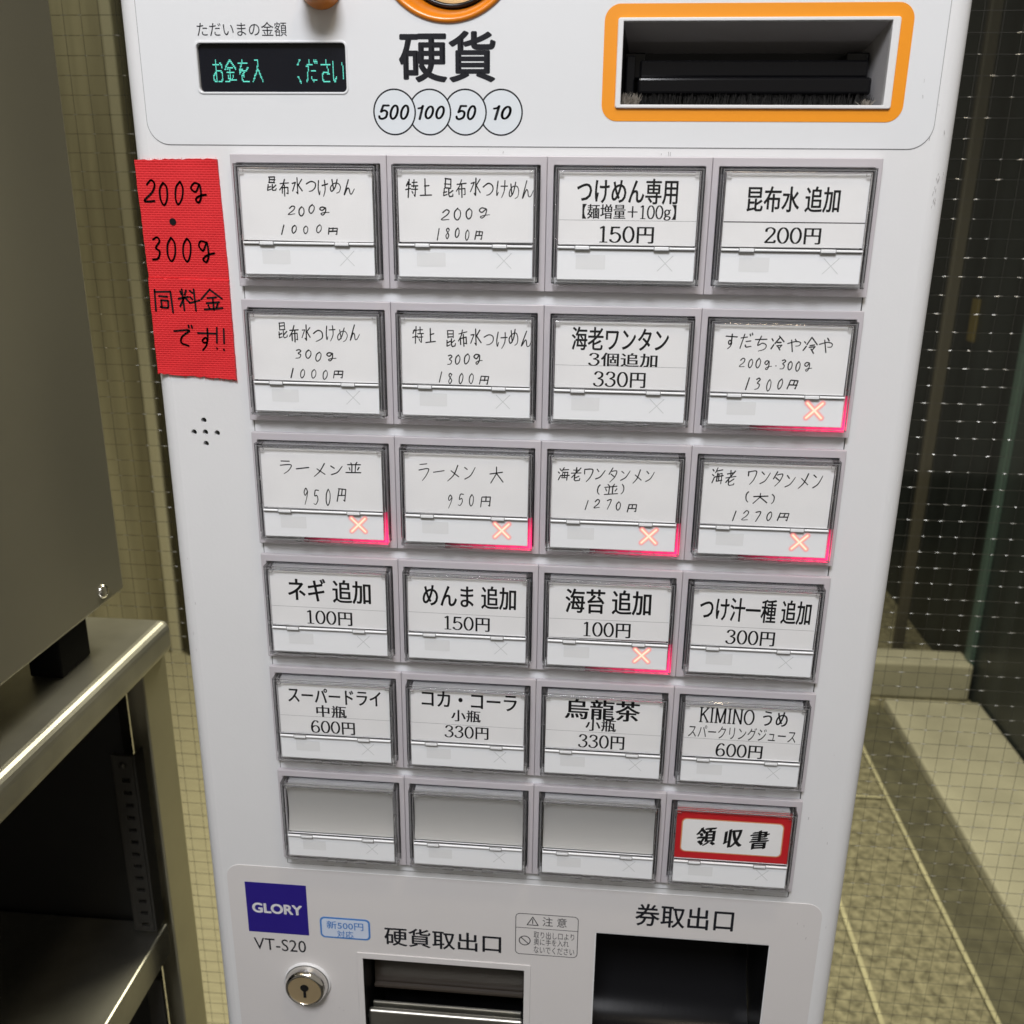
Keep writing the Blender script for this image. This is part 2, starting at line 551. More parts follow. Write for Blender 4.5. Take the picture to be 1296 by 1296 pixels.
# ------------------------------------------------------------------ handwriting: pen strokes in a 100 x 100 box, y down
HAND = {
 '昆': [[(25,5),(25,45)],[(25,5),(72,5),(72,45)],[(25,25),(70,25)],[(25,44),(72,44)],[(22,55),(20,92),(45,84)],[(20,70),(44,65)],[(58,52),(58,84),(66,93),(90,90),(91,80)],[(86,58),(60,74)]],
 '布': [[(12,24),(88,18)],[(52,2),(36,36),(8,66)],[(28,48),(28,85)],[(28,48),(80,45),(79,82),(68,78)],[(53,28),(52,98)]],
 '水': [[(50,3),(50,96),(40,86)],[(12,36),(38,33),(8,82)],[(86,18),(58,46)],[(54,42),(92,84)]],
 'つ': [[(8,40),(50,22),(86,32),(88,60),(62,80),(36,86)]],
 'け': [[(15,10),(11,55),(18,88),(26,68)],[(42,32),(94,28)],[(70,5),(73,55),(55,95)]],
 'め': [[(22,15),(36,72)],[(62,8),(46,60),(20,82),(10,60),(36,33),(70,30),(90,52),(82,80),(60,92)]],
 'ん': [[(45,5),(8,92),(36,54),(50,60),(58,88),(75,86),(94,60)]],
 '特': [[(18,15),(8,38)],[(10,30),(42,27)],[(26,3),(26,96)],[(5,64),(44,54)],[(52,22),(90,20)],[(70,3),(70,40)],[(46,42),(97,40)],[(48,60),(96,58)],[(80,46),(80,95),(70,88)],[(58,70),(65,80)]],
 '上': [[(48,8),(48,88)],[(48,42),(80,40)],[(8,90),(95,88)]],
 'す': [[(8,25),(92,22)],[(56,2),(57,55),(44,66),(34,54),(46,42),(58,55),(52,78),(35,98)]],
 'だ': [[(8,28),(55,24)],[(32,5),(8,92)],[(50,50),(82,48)],[(46,75),(58,90),(90,88)],[(75,8),(80,20)],[(88,4),(93,16)]],
 'ち': [[(10,28),(85,24)],[(45,4),(26,60),(60,46),(85,58),(78,82),(40,96)]],
 '冷': [[(8,20),(18,32)],[(6,82),(22,55)],[(60,3),(30,46)],[(60,3),(96,42)],[(48,46),(74,44)],[(42,62),(82,58),(64,80)],[(54,70),(74,96)]],
 'や': [[(5,46),(55,28),(88,36),(84,58),(60,60)],[(50,8),(62,24)],[(28,18),(50,96)]],
 'ラ': [[(25,12),(75,10)],[(15,38),(86,34),(70,70),(40,96)]],
 'ー': [[(8,54),(92,46)]],
 'メ': [[(76,6),(50,60),(12,94)],[(28,38),(82,76)]],
 'ン': [[(15,18),(36,34)],[(14,88),(56,70),(90,24)]],
 '並': [[(30,5),(38,20)],[(70,3),(60,20)],[(12,26),(90,22)],[(38,25),(38,86)],[(62,24),(62,86)],[(15,45),(24,66)],[(86,42),(76,64)],[(5,91),(96,88)]],
 '大': [[(8,35),(92,30)],[(50,3),(48,40),(10,96)],[(50,42),(94,94)]],
 '海': [[(10,12),(20,24)],[(5,38),(16,48)],[(5,94),(24,60)],[(48,3),(30,32)],[(42,20),(92,17)],[(46,36),(38,82),(84,80)],[(46,36),(86,34),(80,96)],[(28,58),(97,56)],[(62,36),(58,80)]],
 '老': [[(20,20),(75,17)],[(48,2),(47,40)],[(6,42),(94,38)],[(86,8),(10,76)],[(38,55),(38,88),(48,95),(85,92),(86,80)],[(78,56),(40,72)]],
 'ワ': [[(15,18),(18,44)],[(15,18),(86,15),(75,60),(40,96)]],
 'タ': [[(42,3),(12,48)],[(38,25),(86,22),(70,62),(30,98)],[(36,45),(66,62)]],
 '(': [[(70,5),(42,30),(42,70),(70,95)]],
 ')': [[(30,5),(58,30),(58,70),(30,95)]],
 '円': [[(18,12),(14,94)],[(18,12),(84,12),(84,92),(74,88)],[(50,12),(50,55)],[(18,56),(82,54)]],
 '・': [[(46,48),(54,50)]],
 '0': [[(50,5),(22,30),(24,72),(50,95),(76,70),(76,28),(50,5)]],
 '1': [[(56,3),(44,97)]],
 '2': [[(18,28),(45,5),(76,20),(65,52),(14,92),(90,90)]],
 '3': [[(20,12),(50,4),(72,20),(42,44),(76,60),(66,88),(20,94)]],
 '5': [[(78,8),(32,10),(28,46),(60,42),(76,68),(50,94),(18,90)]],
 '7': [[(15,12),(82,10),(44,97)]],
 '8': [[(72,18),(48,5),(28,22),(50,46),(74,70),(50,96),(26,72),(50,46),(72,18)]],
 '9': [[(72,26),(46,8),(24,30),(44,48),(72,28),(68,60),(48,98)]],
 'g': [[(70,18),(42,10),(26,32),(46,48),(70,20),(70,70),(52,97),(40,84),(60,72),(98,66)]],
 '同': [[(12,8),(8,96)],[(12,8),(88,8),(90,94)],[(32,30),(68,30)],[(34,48),(34,76)],[(34,48),(66,48),(66,76)],[(34,76),(66,76)]],
 '料': [[(12,12),(20,28)],[(45,8),(36,26)],[(5,40),(50,36)],[(28,4),(28,96)],[(28,42),(5,76)],[(30,42),(48,62)],[(62,15),(70,25)],[(58,38),(68,48)],[(52,68),(97,58)],[(82,3),(82,98)]],
 '金': [[(50,2),(5,46)],[(50,2),(96,42)],[(30,40),(70,38)],[(22,58),(78,56)],[(50,40),(50,90)],[(28,68),(36,82)],[(72,66),(64,82)],[(10,92),(92,88)]],
 'で': [[(8,22),(80,14),(44,46),(40,78),(74,94)],[(80,-8),(84,6)],[(94,-12),(98,2)]],
 '!': [[(58,2),(48,66)],[(44,88),(45,92)]],
 'お': [[(10,25),(62,22)],[(36,3),(36,88),(18,92),(10,74),(40,52),(80,54),(90,76),(74,94),(56,92)],[(74,16),(92,34)]],
 'を': [[(10,20),(80,18)],[(46,2),(14,58),(44,44),(54,74)],[(92,36),(40,66),(38,90),(90,94)]],
 '入': [[(36,5),(54,5),(50,40),(8,96)],[(52,38),(94,96)]],
 'く': [[(60,2),(20,26)],[(24,74),(60,98)]],
 'さ': [[(10,26),(90,22)],[(50,3),(78,62)],[(76,62),(30,56),(14,80),(40,96),(80,92)]],
 'い': [[(14,10),(16,78),(34,92),(46,76)]],
 '′': [[(40,20),(60,44),(60,80)]],
}
KANA = set('つけめんすだちやラーメンワタ(01235789g)でお3を入さい')
NARROW = {'0': .52, '1': .42, '2': .55, '3': .5, '5': .5, '7': .5, '8': .52, '9': .5, 'g': .8, '(': .4, ')': .4, '・': .4, ' ': .55, '!': .4, 'ー': .8}


def hand_paths(s, x0, z0, x1, z1, jit=0.07, price=False):
    """pen strokes of a handwritten line, scaled into the box"""
    out, x = [], 0.0
    for ch in s:
        w = NARROW.get(ch, 0.86) * (1 + rnd.uniform(-jit, jit))
        if ch != ' ':
            hh = 1.0
            dy = rnd.uniform(-jit, jit) * 1.6
            hh = rnd.uniform(0.9, 1.06)
            if ch == '円' and any(c.isdigit() for c in s):
                hh, dy = 0.82, dy + 0.1
            sl = rnd.uniform(0.0, 0.10) + (0.07 if ch.isdigit() or ch == '円' else 0)
            rot = rnd.uniform(-0.10, 0.05)
            for st in HAND[ch]:
                jx, jz = rnd.uniform(-.035, .035), rnd.uniform(-.045, .045)
                p = []
                for a, b in st:
                    u = a / 100 - 0.5 + rnd.uniform(-.022, .022) + jx
                    v = b / 100 - 0.5 + rnd.uniform(-.022, .022) + jz
                    p.append((x + w * 0.94 * (0.5 + u - rot * v) + sl * (0.5 - v), -((0.5 + v + rot * u) * hh + dy)))
                out.append(smooth_path(p) if ch in KANA and len(p) > 2 else p)
        x += w + (0.28 if ch.isdigit() and '円' in s else 0.05 if ch.isdigit() or ch == 'g' else 0.04)
    xs = [p[0] for st in out for p in st]
    zs = [p[1] for st in out for p in st]
    ax, bx, az, bz = min(xs), max(xs), min(zs), max(zs)
    return [[(x0 + (p[0] - ax) / (bx - ax) * (x1 - x0), z0 + (p[1] - az) / (bz - az) * (z1 - z0)) for p in st] for st in out]


# ------------------------------------------------------------------ serif figures drawn with a broad nib (1 high)
def _ell(cx, cy, rx, ry, n=26):
    return [(cx + rx * math.cos(2 * math.pi * i / n), cy + ry * math.sin(2 * math.pi * i / n)) for i in range(n + 1)]


SERIF = {
 '0': (.66, [_ell(.33, .5, .25, .47)]),
 '1': (.60, [[(.31,.97),(.31,.03)],[(.31,.97),(.14,.86)],[(.12,.025),(.52,.025)]]),
 '2': (.66, [smooth_path([(.11,.72),(.14,.89),(.33,.97),(.52,.85),(.5,.63),(.3,.35),(.08,.05)]),[(.08,.05),(.56,.05)],[(.56,.05),(.59,.2)],[(.08,.09),(.56,.09)]]),
 '3': (.66, [smooth_path([(.1,.78),(.18,.93),(.33,.97),(.5,.86),(.48,.65),(.28,.53)]), smooth_path([(.28,.53),(.5,.45),(.55,.25),(.42,.06),(.25,.025),(.1,.1),(.07,.22)])]),
 '5': (.66, [[(.54,.94),(.15,.94)],[(.54,.90),(.15,.90)],[(.15,.95),(.11,.5)], smooth_path([(.11,.5),(.3,.6),(.5,.5),(.56,.3),(.45,.08),(.27,.025),(.1,.1),(.07,.2)])]),
 '6': (.66, [smooth_path([(.52,.84),(.42,.96),(.28,.95),(.14,.75),(.08,.4),(.15,.1),(.33,.025),(.5,.1),(.56,.3),(.48,.5),(.33,.57),(.16,.48),(.09,.35)])]),
 'K': (.78, [[(.17,.98),(.17,.02)],[(.05,.975),(.3,.975)],[(.05,.025),(.3,.025)],[(.66,.97),(.18,.42)],[(.32,.58),(.68,.03)],[(.52,.975),(.74,.975)],[(.54,.025),(.76,.025)]]),
 'I': (.36, [[(.17,.98),(.17,.02)],[(.04,.975),(.3,.975)],[(.04,.025),(.3,.025)]]),
 'M': (.92, [[(.14,.98),(.14,.02)],[(.14,.98),(.44,.05)],[(.44,.05),(.74,.98)],[(.76,.98),(.76,.02)],[(.03,.025),(.25,.025)],[(.64,.025),(.88,.025)]]),
 'N': (.80, [[(.14,.98),(.14,.02)],[(.14,.98),(.66,.03)],[(.66,.98),(.66,.03)],[(.03,.025),(.25,.025)],[(.54,.975),(.77,.975)]]),
 'O': (.84, [_ell(.42, .5, .33, .47)]),
 'g': (.60, [_ell(.27, .50, .17, .17), smooth_path([(.40,.62),(.55,.68)]), smooth_path([(.16,.36),(.12,.27),(.3,.22),(.5,.14),(.46,.0),(.25,-.06),(.08,.02),(.14,.16),(.24,.22)])]),
}


def serif_parts(s, thin=.055, thick=.125, cjk=1.0):
    parts, x = [], 0.0
    for ch in s:
        if ch == ' ':
            x += 0.4
        elif ch in SERIF:
            w, sts = SERIF[ch]
            tmp = MB()
            for st in sts:
                tmp.ribbon(st, 0.1, 0, nib=(thin, thick))
            parts.append(([(p[0] + x, p[2] * 0.86) for p in tmp.v], tmp.f))
            x += w
        else:
            vs, fs = glyphs(ch)
            for d in (0, 0.022, 0.044):
                parts.append(([(p[0] + x + d, p[1] + 0.06) for p in vs], fs))
            x += 1.02
    return parts


def bold(s, rx, ry, shear=0.0, res=3):
    vs, fs = glyphs(s, 0.0, shear, res)
    n = 10 if rx > 0.015 else 6
    offs = [(0, 0)] + [(rx * math.cos(2 * math.pi * i / n), ry * math.sin(2 * math.pi * i / n)) for i in range(n)]
    return [([(p[0] + a, p[1] + c) for p in vs], fs) for a, c in offs]


# bold sans figures for the coin values
SANS = {
 '0': (.60, [_ell(.29, .5, .19, .43)]),
 '1': (.46, [[(.30, .98), (.30, .01)], smooth_path([(.30, .93), (.24, .84), (.09, .79)])]),
 '5': (.60, [[(.50, .93), (.19, .93), (.13, .52)], smooth_path([(.13, .52), (.30, .61), (.48, .50), (.48, .20), (.30, .07), (.14, .11), (.08, .24)])]),
}


def strokes_of(mb, style, s, x0, z0, x1, z1, y):
    if style == 'h':
        for st in hand_paths(s, x0, z0, x1, z1):
            n = len(st)
            k = rnd.uniform(0.36, 0.47)
            mb.ribbon(st, [k * (1.08 - 0.45 * (i / max(n - 1, 1)) ** 2 + rnd.uniform(-0.06, 0.06)) for i in range(n)], y, mi=0)
    elif style == 's':
        fit(mb, serif_parts(s), x0, z0, x1, z1, y)
    elif style == 'k':
        parts, x = [], 0
        for ch in s:
            vs, fs = glyphs(ch, 0.0, 0.05)
            for d in (0, 0.03, 0.06, 0.085):
                parts.append(([(p[0] + x + d, p[1] + 0.12 * p[0] + d * 0.5) for p in vs], fs))
            x += 1.35
        fit(mb, parts, x0, z0, x1, z1, y)
    elif style == 'b':
        fit(mb, bold(s, 0.024, 0.009), x0, z0, x1, z1, y)
    elif style == 'n':
        fit(mb, [glyphs(s)], x0, z0, x1, z1, y)
    elif style == 'm':
        fit(mb, bold(s, 0.014, 0.012), x0, z0, x1, z1, y)
    elif style == 'B':
        fit(mb, bold(s, 0.025, 0.022, res=6), x0, z0, x1, z1, y)
    elif style == 'i':
        tmp, x = MB(), 0.0
        for ch in s:
            w, sts = SANS[ch]
            for stk in sts:
                tmp.ribbon([(x + p + 0.2 * q, q) for p, q in stk], 0.135, 0)
            x += w
        fit(mb, [([(p[0], p[2]) for p in tmp.v], tmp.f)], x0, z0, x1, z1, y)
    elif style == 'l':
        fit(mb, bold(s, 0.040, 0.034, res=6), x0, z0, x1, z1, y)
    elif style == 'u':
        fit(mb, bold(s, 0.008, 0.008), x0, z0, x1, z1, y)
    return mb
CARD_TEXT = [
(0,0,'h','昆布水つけめん',14.7,-14.3,46.8,-7.8),
(0,0,'h','200g',21.9,-21.1,37.2,-17.1),
(0,0,'h','1000円',19.0,-27.7,40.0,-24.0),
(1,0,'h','昆布水つけめん',15.4,-15.1,46.6,-8.0),
(1,0,'h','300g',21.5,-22.2,37.2,-18.0),
(1,0,'h','1000円',19.2,-29.1,39.7,-25.3),
(0,1,'h','特上 昆布水つけめん',7.4,-14.8,53.3,-8.0),
(0,1,'h','200g',20.1,-22.2,37.7,-18.0),
(0,1,'h','1800円',18.5,-29.2,35.1,-24.9),
(1,1,'h','特上 昆布水つけめん',8.9,-15.7,53.7,-8.4),
(1,1,'h','300g',22.1,-22.3,35.3,-18.1),
(1,1,'h','1800円',18.9,-29.6,37.8,-25.2),
(0,2,'b','つけめん専用',10.9,-15.9,46.3,-7.4),
(0,2,'s','【麺増量＋100g】',13.0,-21.3,46.1,-16.0),
(0,2,'s','150円',19.4,-29.2,38.7,-23.3),
(0,3,'b','昆布水 追加',12.3,-18.1,44.0,-9.5),
(0,3,'s','200円',19.3,-28.8,38.8,-23.1),
(1,2,'b','海老ワンタン',10.6,-15.8,46.3,-7.2),
(1,2,'s','3個追加',17.0,-21.6,42.6,-16.5),
(1,2,'s','330円',19.1,-29.4,38.6,-23.5),
(1,3,'h','すだち冷や冷や',9.0,-14.7,47.2,-8.1),
(1,3,'h','200g・300g',14.7,-21.4,40.9,-17.1),
(1,3,'h','1300円',17.8,-29.1,36.5,-24.4),
(2,0,'h','ラーメン並',12.4,-16.4,44.9,-9.9),
(2,0,'h','950円',21.5,-28.3,38.6,-21.1),
(2,1,'h','ラーメン 大',10.3,-16.6,43.5,-9.7),
(2,1,'h','950円',21.9,-27.6,38.6,-21.5),
(3,0,'b','ネギ 追加',12.0,-18.9,47.1,-8.4),
(3,0,'s','100円',19.6,-29.1,38.9,-22.7),
(3,1,'b','めんま 追加',10.7,-18.6,49.3,-8.4),
(3,1,'s','150円',19.7,-28.8,38.6,-22.4),
(2,2,'h','海老ワンタンメン',7.1,-14.6,44.0,-8.7),
(2,2,'h','(並)',22.6,-19.6,32.7,-15.1),
(2,2,'h','1270円',18.1,-26.2,38.0,-21.4),
(2,3,'h','海老 ワンタンメン',8.1,-14.2,49.3,-7.4),
(2,3,'h','(大)',21.5,-21.0,32.2,-16.4),
(2,3,'h','1270円',17.3,-28.3,38.4,-24.0),
(3,2,'b','海苔 追加',11.2,-18.8,45.8,-8.0),
(3,2,'s','100円',18.9,-29.1,38.0,-22.4),
(3,3,'b','つけ汁一種 追加',7.4,-19.1,51.1,-8.7),
(3,3,'s','300円',18.6,-29.2,38.1,-22.7),
(4,0,'b','スーパードライ',8.8,-14.9,49.6,-7.6),
(4,0,'s','中瓶',20.9,-21.5,34.3,-15.7),
(4,0,'s','600円',18.1,-29.6,37.7,-23.3),
(4,1,'b','コカ・コーラ',9.4,-13.4,50.2,-5.6),
(4,1,'s','小瓶',22.1,-19.8,34.8,-14.2),
(4,1,'s','330円',19.2,-28.0,38.3,-21.9),
(4,2,'b','烏龍茶',12.5,-15.6,44.1,-6.0),
(4,2,'s','小瓶',21.4,-20.9,34.3,-15.2),
(4,2,'s','330円',18.6,-29.3,38.2,-22.7),
(4,3,'s','KIMINO うめ',10.7,-13.9,46.9,-6.5),
(4,3,'n','スパークリングジュース',6.7,-21.2,51.0,-15.0),
(4,3,'s','600円',18.7,-29.7,38.1,-23.2),
(5,3,'k','領収書',13.5,-23.5,44.8,-13.2),
]
FACE_TEXT = [
('n','ただいまの金額',-9.3,38.9,23.2,43.5),
('B','硬貨',62.9,24.1,97.1,40.5),
('i','500',54.9,11.8,66.3,16.9),
('i','100',69.2,11.8,79.1,16.8),
('i','50',82.8,11.8,90.3,16.8),
('i','10',96.2,11.8,102.9,16.8),
('l','GLORY',-18.4,-341.3,6.2,-335.5),
('n','VT-S20',-19.2,-363.6,6.7,-356.5),
('u','新500円',17.7,-347.7,35.6,-343.1),
('u','対応',22.6,-352.5,30.6,-348.4),
('m','硬貨取出口',45.6,-355.2,101.9,-344.3),
('m','券取出口',163.9,-333.0,208.6,-320.5),
('n','注 意',121.2,-337.3,132.5,-332.1),
('n','取り出し口より',117.2,-344.6,136.2,-340.6),
('n','奥に手を入れ',117.3,-348.6,133.8,-344.7),
('n','ないでください',117.4,-353.3,136.5,-349.2),
]
TAPE_TEXT = [
(0,'200g',-35.0,-18.1,-11.0,-9.3),
(0,'300g',-34.1,-38.5,-9.7,-29.7),
(1,'同料金',-34.8,-57.6,-8.0,-48.6),
(1,'です',-28.3,-71.9,-11.8,-62.4),
(1,'!!',-11.7,-71.7,-8.3,-63.1),
]
# ------------------------------------------------------------------ the setting
mb = MB().quadmesh([(-3500, -3500, -1200), (3500, -3500, -1200), (3500, 330, -1200), (-3500, 330, -1200)], [(0, 1, 2, 3)])
tag(link('floor', mb.mesh('floor', M_floor, (0, 0, -1200)), None, (0, 0, 0)), kind='structure')
mb = MB().quadmesh([(-3500, 330, -1200), (3500, 330, -1200), (3500, 3500, -1200), (-3500, 3500, -1200)], [(0, 1, 2, 3)])
# darker band next to the kerb and the pale joints between the slabs
mb.quadmesh([(790, 340, -1196), (890, 340, -1196), (890, 1800, -1196), (790, 1800, -1196)], [(0, 1, 2, 3)], 1)
mb.quadmesh([(-3000, 335, -1197), (-160, 335, -1197), (-160, 1950, -1197), (-3000, 1950, -1197)], [(0, 1, 2, 3)], 3)
for jx in (-150, 38, 226, 414, 612, 790):
    mb.quadmesh([(jx - 4, 340, -1192), (jx + 4, 340, -1192), (jx + 4, 1840, -1192), (jx - 4, 1840, -1192)], [(0, 1, 2, 3)], 2)
for jy in (760, 1400):
    mb.quadmesh([(-140, jy - 3, -1194), (785, jy - 3, -1194), (785, jy + 3, -1194), (-140, jy + 3, -1194)], [(0, 1, 2, 3)], 2)
tag(link('paving', mb.mesh('paving', [M_paving, M_darkband, M_joint, M_pave3], (0, 0, -1200))), kind='structure')
mb = MB().box(893, 1122, 420, 1795, -1199, -1170, 6)
tag(link('kerb', mb.mesh('kerb', M_kerb, (0, 0, -1200))), kind='structure')
bpy.data.objects['kerb'].location.z = 0

mb = MB().box(860, 1120, 1850, 1935, -1199, -1100, 7, 3)
o = link('stone_block', mb.mesh('stone block', M_kerb, (1000, 1890, -1200)), None, (1000, 1890, 0))
tag(o, 'pale stone block with rounded corners on the paving beyond the far end of the kerb', 'stone block')

mb = MB().box(-40, 1126, 3000, 3100, -1200, 1700)
o = link('far_wall', mb.mesh('far wall', M_dwall, (500, 3050, -1200)), None, (500, 3050, 0))
tag(o, 'unlit black far end wall beyond the paving and the stone block', 'wall')
mb = MB().box(1126.5, 1260, 400, 3100, -1200, 1700)
o = link('dark_wall', mb.mesh('dark wall', M_dwall, (1190, 1700, -1200)), None, (1190, 1700, 0))
tag(o, 'near black wall along the kerb, seen through the wired glass right of the machine', 'wall')
mb = MB().box(-2600, -52, 1960, 2080, -1200, 1700)
o = link('tan_wall', mb.mesh('tan wall', M_twall, (-1300, 2020, -1200)), None, (-1300, 2020, 0))
tag(o, 'olive tan far wall seen through the narrow strip of glass left of the machine', 'wall')
mb = MB().box(-944, -896, 1880, 1930, -1200, 1700, 4)
o = link('door_post', mb.mesh('door post', M_dpost, (-920, 1905, -1200)), None, (-920, 1905, 0))
mb = MB().box(-992, -966, 1886, 1940, -1200, 1700, 3).box(-892, -862, 1890, 1940, -1200, 1700, 3)
link('door_jamb', mb.mesh('door jamb', M_pale, (-920, 1905, -1200)), o)
tag(o, 'dark upright post in front of the tan wall behind the wired glass', 'post')
mb = MB()
mb.box(1119, 1126.4, 2195, 2235, -338, -228, 2)  # plate added to stand in for a yellow reflection in the glass
o = link('glint_plate', mb.mesh('glint plate', M_yel, (1122, 2215, -338)), None, (1122, 2215, 862))
tag(o, 'small dull yellow plate standing in for a reflection in the wired glass', 'glint')
mb = MB().box(1112, 1126.4, 1870, 1900, -1200, 40, 2)  # strip added in place of a teal reflection on the glass
o = link('glare_strip', mb.mesh('glare strip', M_teal, (1119, 1885, -1200)), None, (1119, 1885, 0))
tag(o, 'dim teal upright glare strip standing in for a reflection in the wired glass', 'glare strip')

mb = MB().box(985, 1012, 2040, 2062, -1200, 1200, 3)  # upright added to paint a paler haze band beside the machine
o = link('haze_band', mb.mesh('haze band', mat('painted haze band', (0.055, 0.05, 0.04), 0.5), (998, 2051, -1200)), None, (998, 2051, 0))
tag(o, 'dim brown upright strip standing in for a haze band, close to the right edge of the machine', 'post')

# ------------------------------------------------------------------ wired glass pane behind everything
gl = thing('wired_glass_pane', (200, 302, -1200), 'large pane of square wired glass standing behind the machine and the steel table', 'glass pane')
link('pane', MB().box(-2200, 2400, 300, 306, -1200, 1100).mesh('pane', M_glass, (200, 302, -1200)), gl)
mb = MB()
gz = [98.8 - 12.0 * k for k in range(-50, 107)]
gx = [362.4 - 12.1 * k for k in range(-90, 160)]
for z in gz:
    mb.tube((-1600, 298.6, z), (1460, 298.6, z), 0.17, 4)
for x in gx:
    mb.tube((x, 298.9, -1190), (x, 298.9, 700), 0.13, 4)
for z in gz:                               # pressed wire at the crossings, lightened to paint its glints
    if -560 < z < 330:
        for x in gx:
            if -420 < x < 760:
                if rnd.random() < 0.34:
                    continue
                d = rnd.uniform(-1.2, 1.2)
                L = rnd.uniform(1.0, 2.9)
                t = rnd.uniform(-0.25, 0.25)
                mb.tube((x + d - L, 298.5, z + t), (x + d, 298.2, z), 0.1, 5, 1, r2=0.34)
                mb.tube((x + d, 298.2, z), (x + d + L, 298.5, z - t), 0.34, 5, 1, r2=0.1)
link('wire_mesh', mb.mesh('wire mesh', [M_wire, M_wireglint], (200, 302, -1200)), gl)

# ------------------------------------------------------------------ stainless table on the left
TB = (-420, -250, -1200)
tb = thing('steel_table', TB, 'stainless steel work table with open dark shelves, left of the ticket machine', 'table')
mb = MB().box(-760, -140.6, -760, 200, -306, -282, 7, 5)
link('top', mb.mesh('table top', M_steel, TB), tb)
mb = MB().box(-720, -160, -730, 181, -545, -519, 1.5, 2)
link('shelf', mb.mesh('table shelf', M_steel, TB), tb)
mb = MB().box(-720, -160, -730, 181, -975, -950, 1.5, 2)
link('shelf', mb.mesh('lower shelf', M_steel, TB), tb)
for (lx, ly, sx, sy) in ((-148, 199, -1, -1), (-752, 199, 1, -1), (-148, -752, -1, 1), (-752, -752, 1, 1)):
    mb = MB()
    a, b = sorted((lx, lx + sx * 2)); c, d = sorted((ly, ly + sy * 32))
    mb.box(a, b, c, d, -1200, -306.5, 0.5, 1)
    a, b = sorted((lx + sx * 2.2, lx + sx * 30)); c, d = sorted((ly, ly + sy * 2))
    mb.box(a, b, c, d, -1200, -306.5, 0.5, 1)
    link('leg', mb.mesh('angle leg', M_steelleg, TB), tb)
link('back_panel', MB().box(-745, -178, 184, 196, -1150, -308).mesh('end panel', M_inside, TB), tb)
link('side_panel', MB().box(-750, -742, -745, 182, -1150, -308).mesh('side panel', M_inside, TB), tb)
mb = MB()
sx0, sx1 = -176, -164
plate(mb, [(sx0, -516), (sx1, -516), (sx1, -371), (sx0, -371)], [[(sx0 + 3.2, z - 1.6), (sx0 + 9.0, z - 1.6), (sx0 + 9.0, z + 1.6), (sx0 + 3.2, z + 1.6)] for z in range(-510, -388, 10)], 168, 2.2, 0.2)
mb.box(sx0 - 3, sx0, 168.5, 172, -516, -371, 0.4)
mb.box(sx1, sx1 + 2, 168.5, 181, -516, -371, 0.4)
mb.lathe([(0, -2.6), (1.6, -2.4), (2.4, -1.2), (2.6, 0)], (sx0 + 5.5, 168.2, -378), n=16)
link('slotted_strip', mb.mesh('slotted strip', M_strip, TB), tb)
link('slotted_strip', MB().box(sx0, sx1, 168, 171, -945, -560, 0.4).mesh('slotted strip low', M_strip, TB), tb)

CB = (-420, -250, -282)
cb = thing('steel_cabinet', CB, 'tall olive grey metal cabinet raised on black feet on the steel table', 'cabinet')
link('body', MB().box(-720, -154.6, -740, 170, -249.3, 620, 2.2, 3).mesh('cabinet body', M_steel2, CB), cb)
for fx, fy in ((-190, 122), (-690, 122), (-190, -690), (-690, -690)):
    link('foot', MB().box(fx + 4, fx + 24, fy - 12, fy + 20, -281.6, -248, 1).mesh('foot', M_rubber, CB), cb)
mb = MB().lathe([(4.6, 0), (4.5, 0.6), (3.9, 1.7), (2.6, 2.5), (1.0, 2.8), (0.01, 2.85)], (-154.6, 144.4, -240.2), 'x', 24)
mb.box(-152.6, -151.6, 143.9, 144.9, -242.4, -238.0)
link('screw', mb.mesh('screw', M_chrome, CB), cb)

# ------------------------------------------------------------------ the ticket machine
TM = (109, 140, -1200)
tm = thing('ticket_machine', TM, 'white meal ticket vending machine with six rows of menu buttons', 'ticket machine')
FY = 3.0                                    # front face; the button bezels stand 3 mm proud of it


def part(name, mb, m, meshname=None):
    return link(name, mb.mesh(meshname or name, m, TM), tm)


X0, X1, R = -38.8, 256.6, 7.0
TOP = 112.0
disp = rrect(-10.0, 20.9, 44.0, 36.8, 1.6)
bill = rrect(139.2, 16.0, 232.4, 44.1, 0.6)
coin = rrect(34.6, -440, 113.0, -364.0, 0.3)
tick = rrect(146.4, -430, 225.7, -339.2, 0.3)
spk = [(-20.2, -100.2), (-24.7, -105.2), (-20.0, -105.1), (-15.1, -105.3), (-20.1, -109.8)]
coinhole = circle(80.4, 68.8, 25.8, 64)
mb = MB()
plate(mb, [(X0 + R, -640), (X1 - R, -640), (X1 - R, TOP - R), (X0 + R, TOP - R)],
      [disp, bill, coin, tick, coinhole] + [circle(a, b, 1.15, 16) for a, b in spk], FY, 2.0)
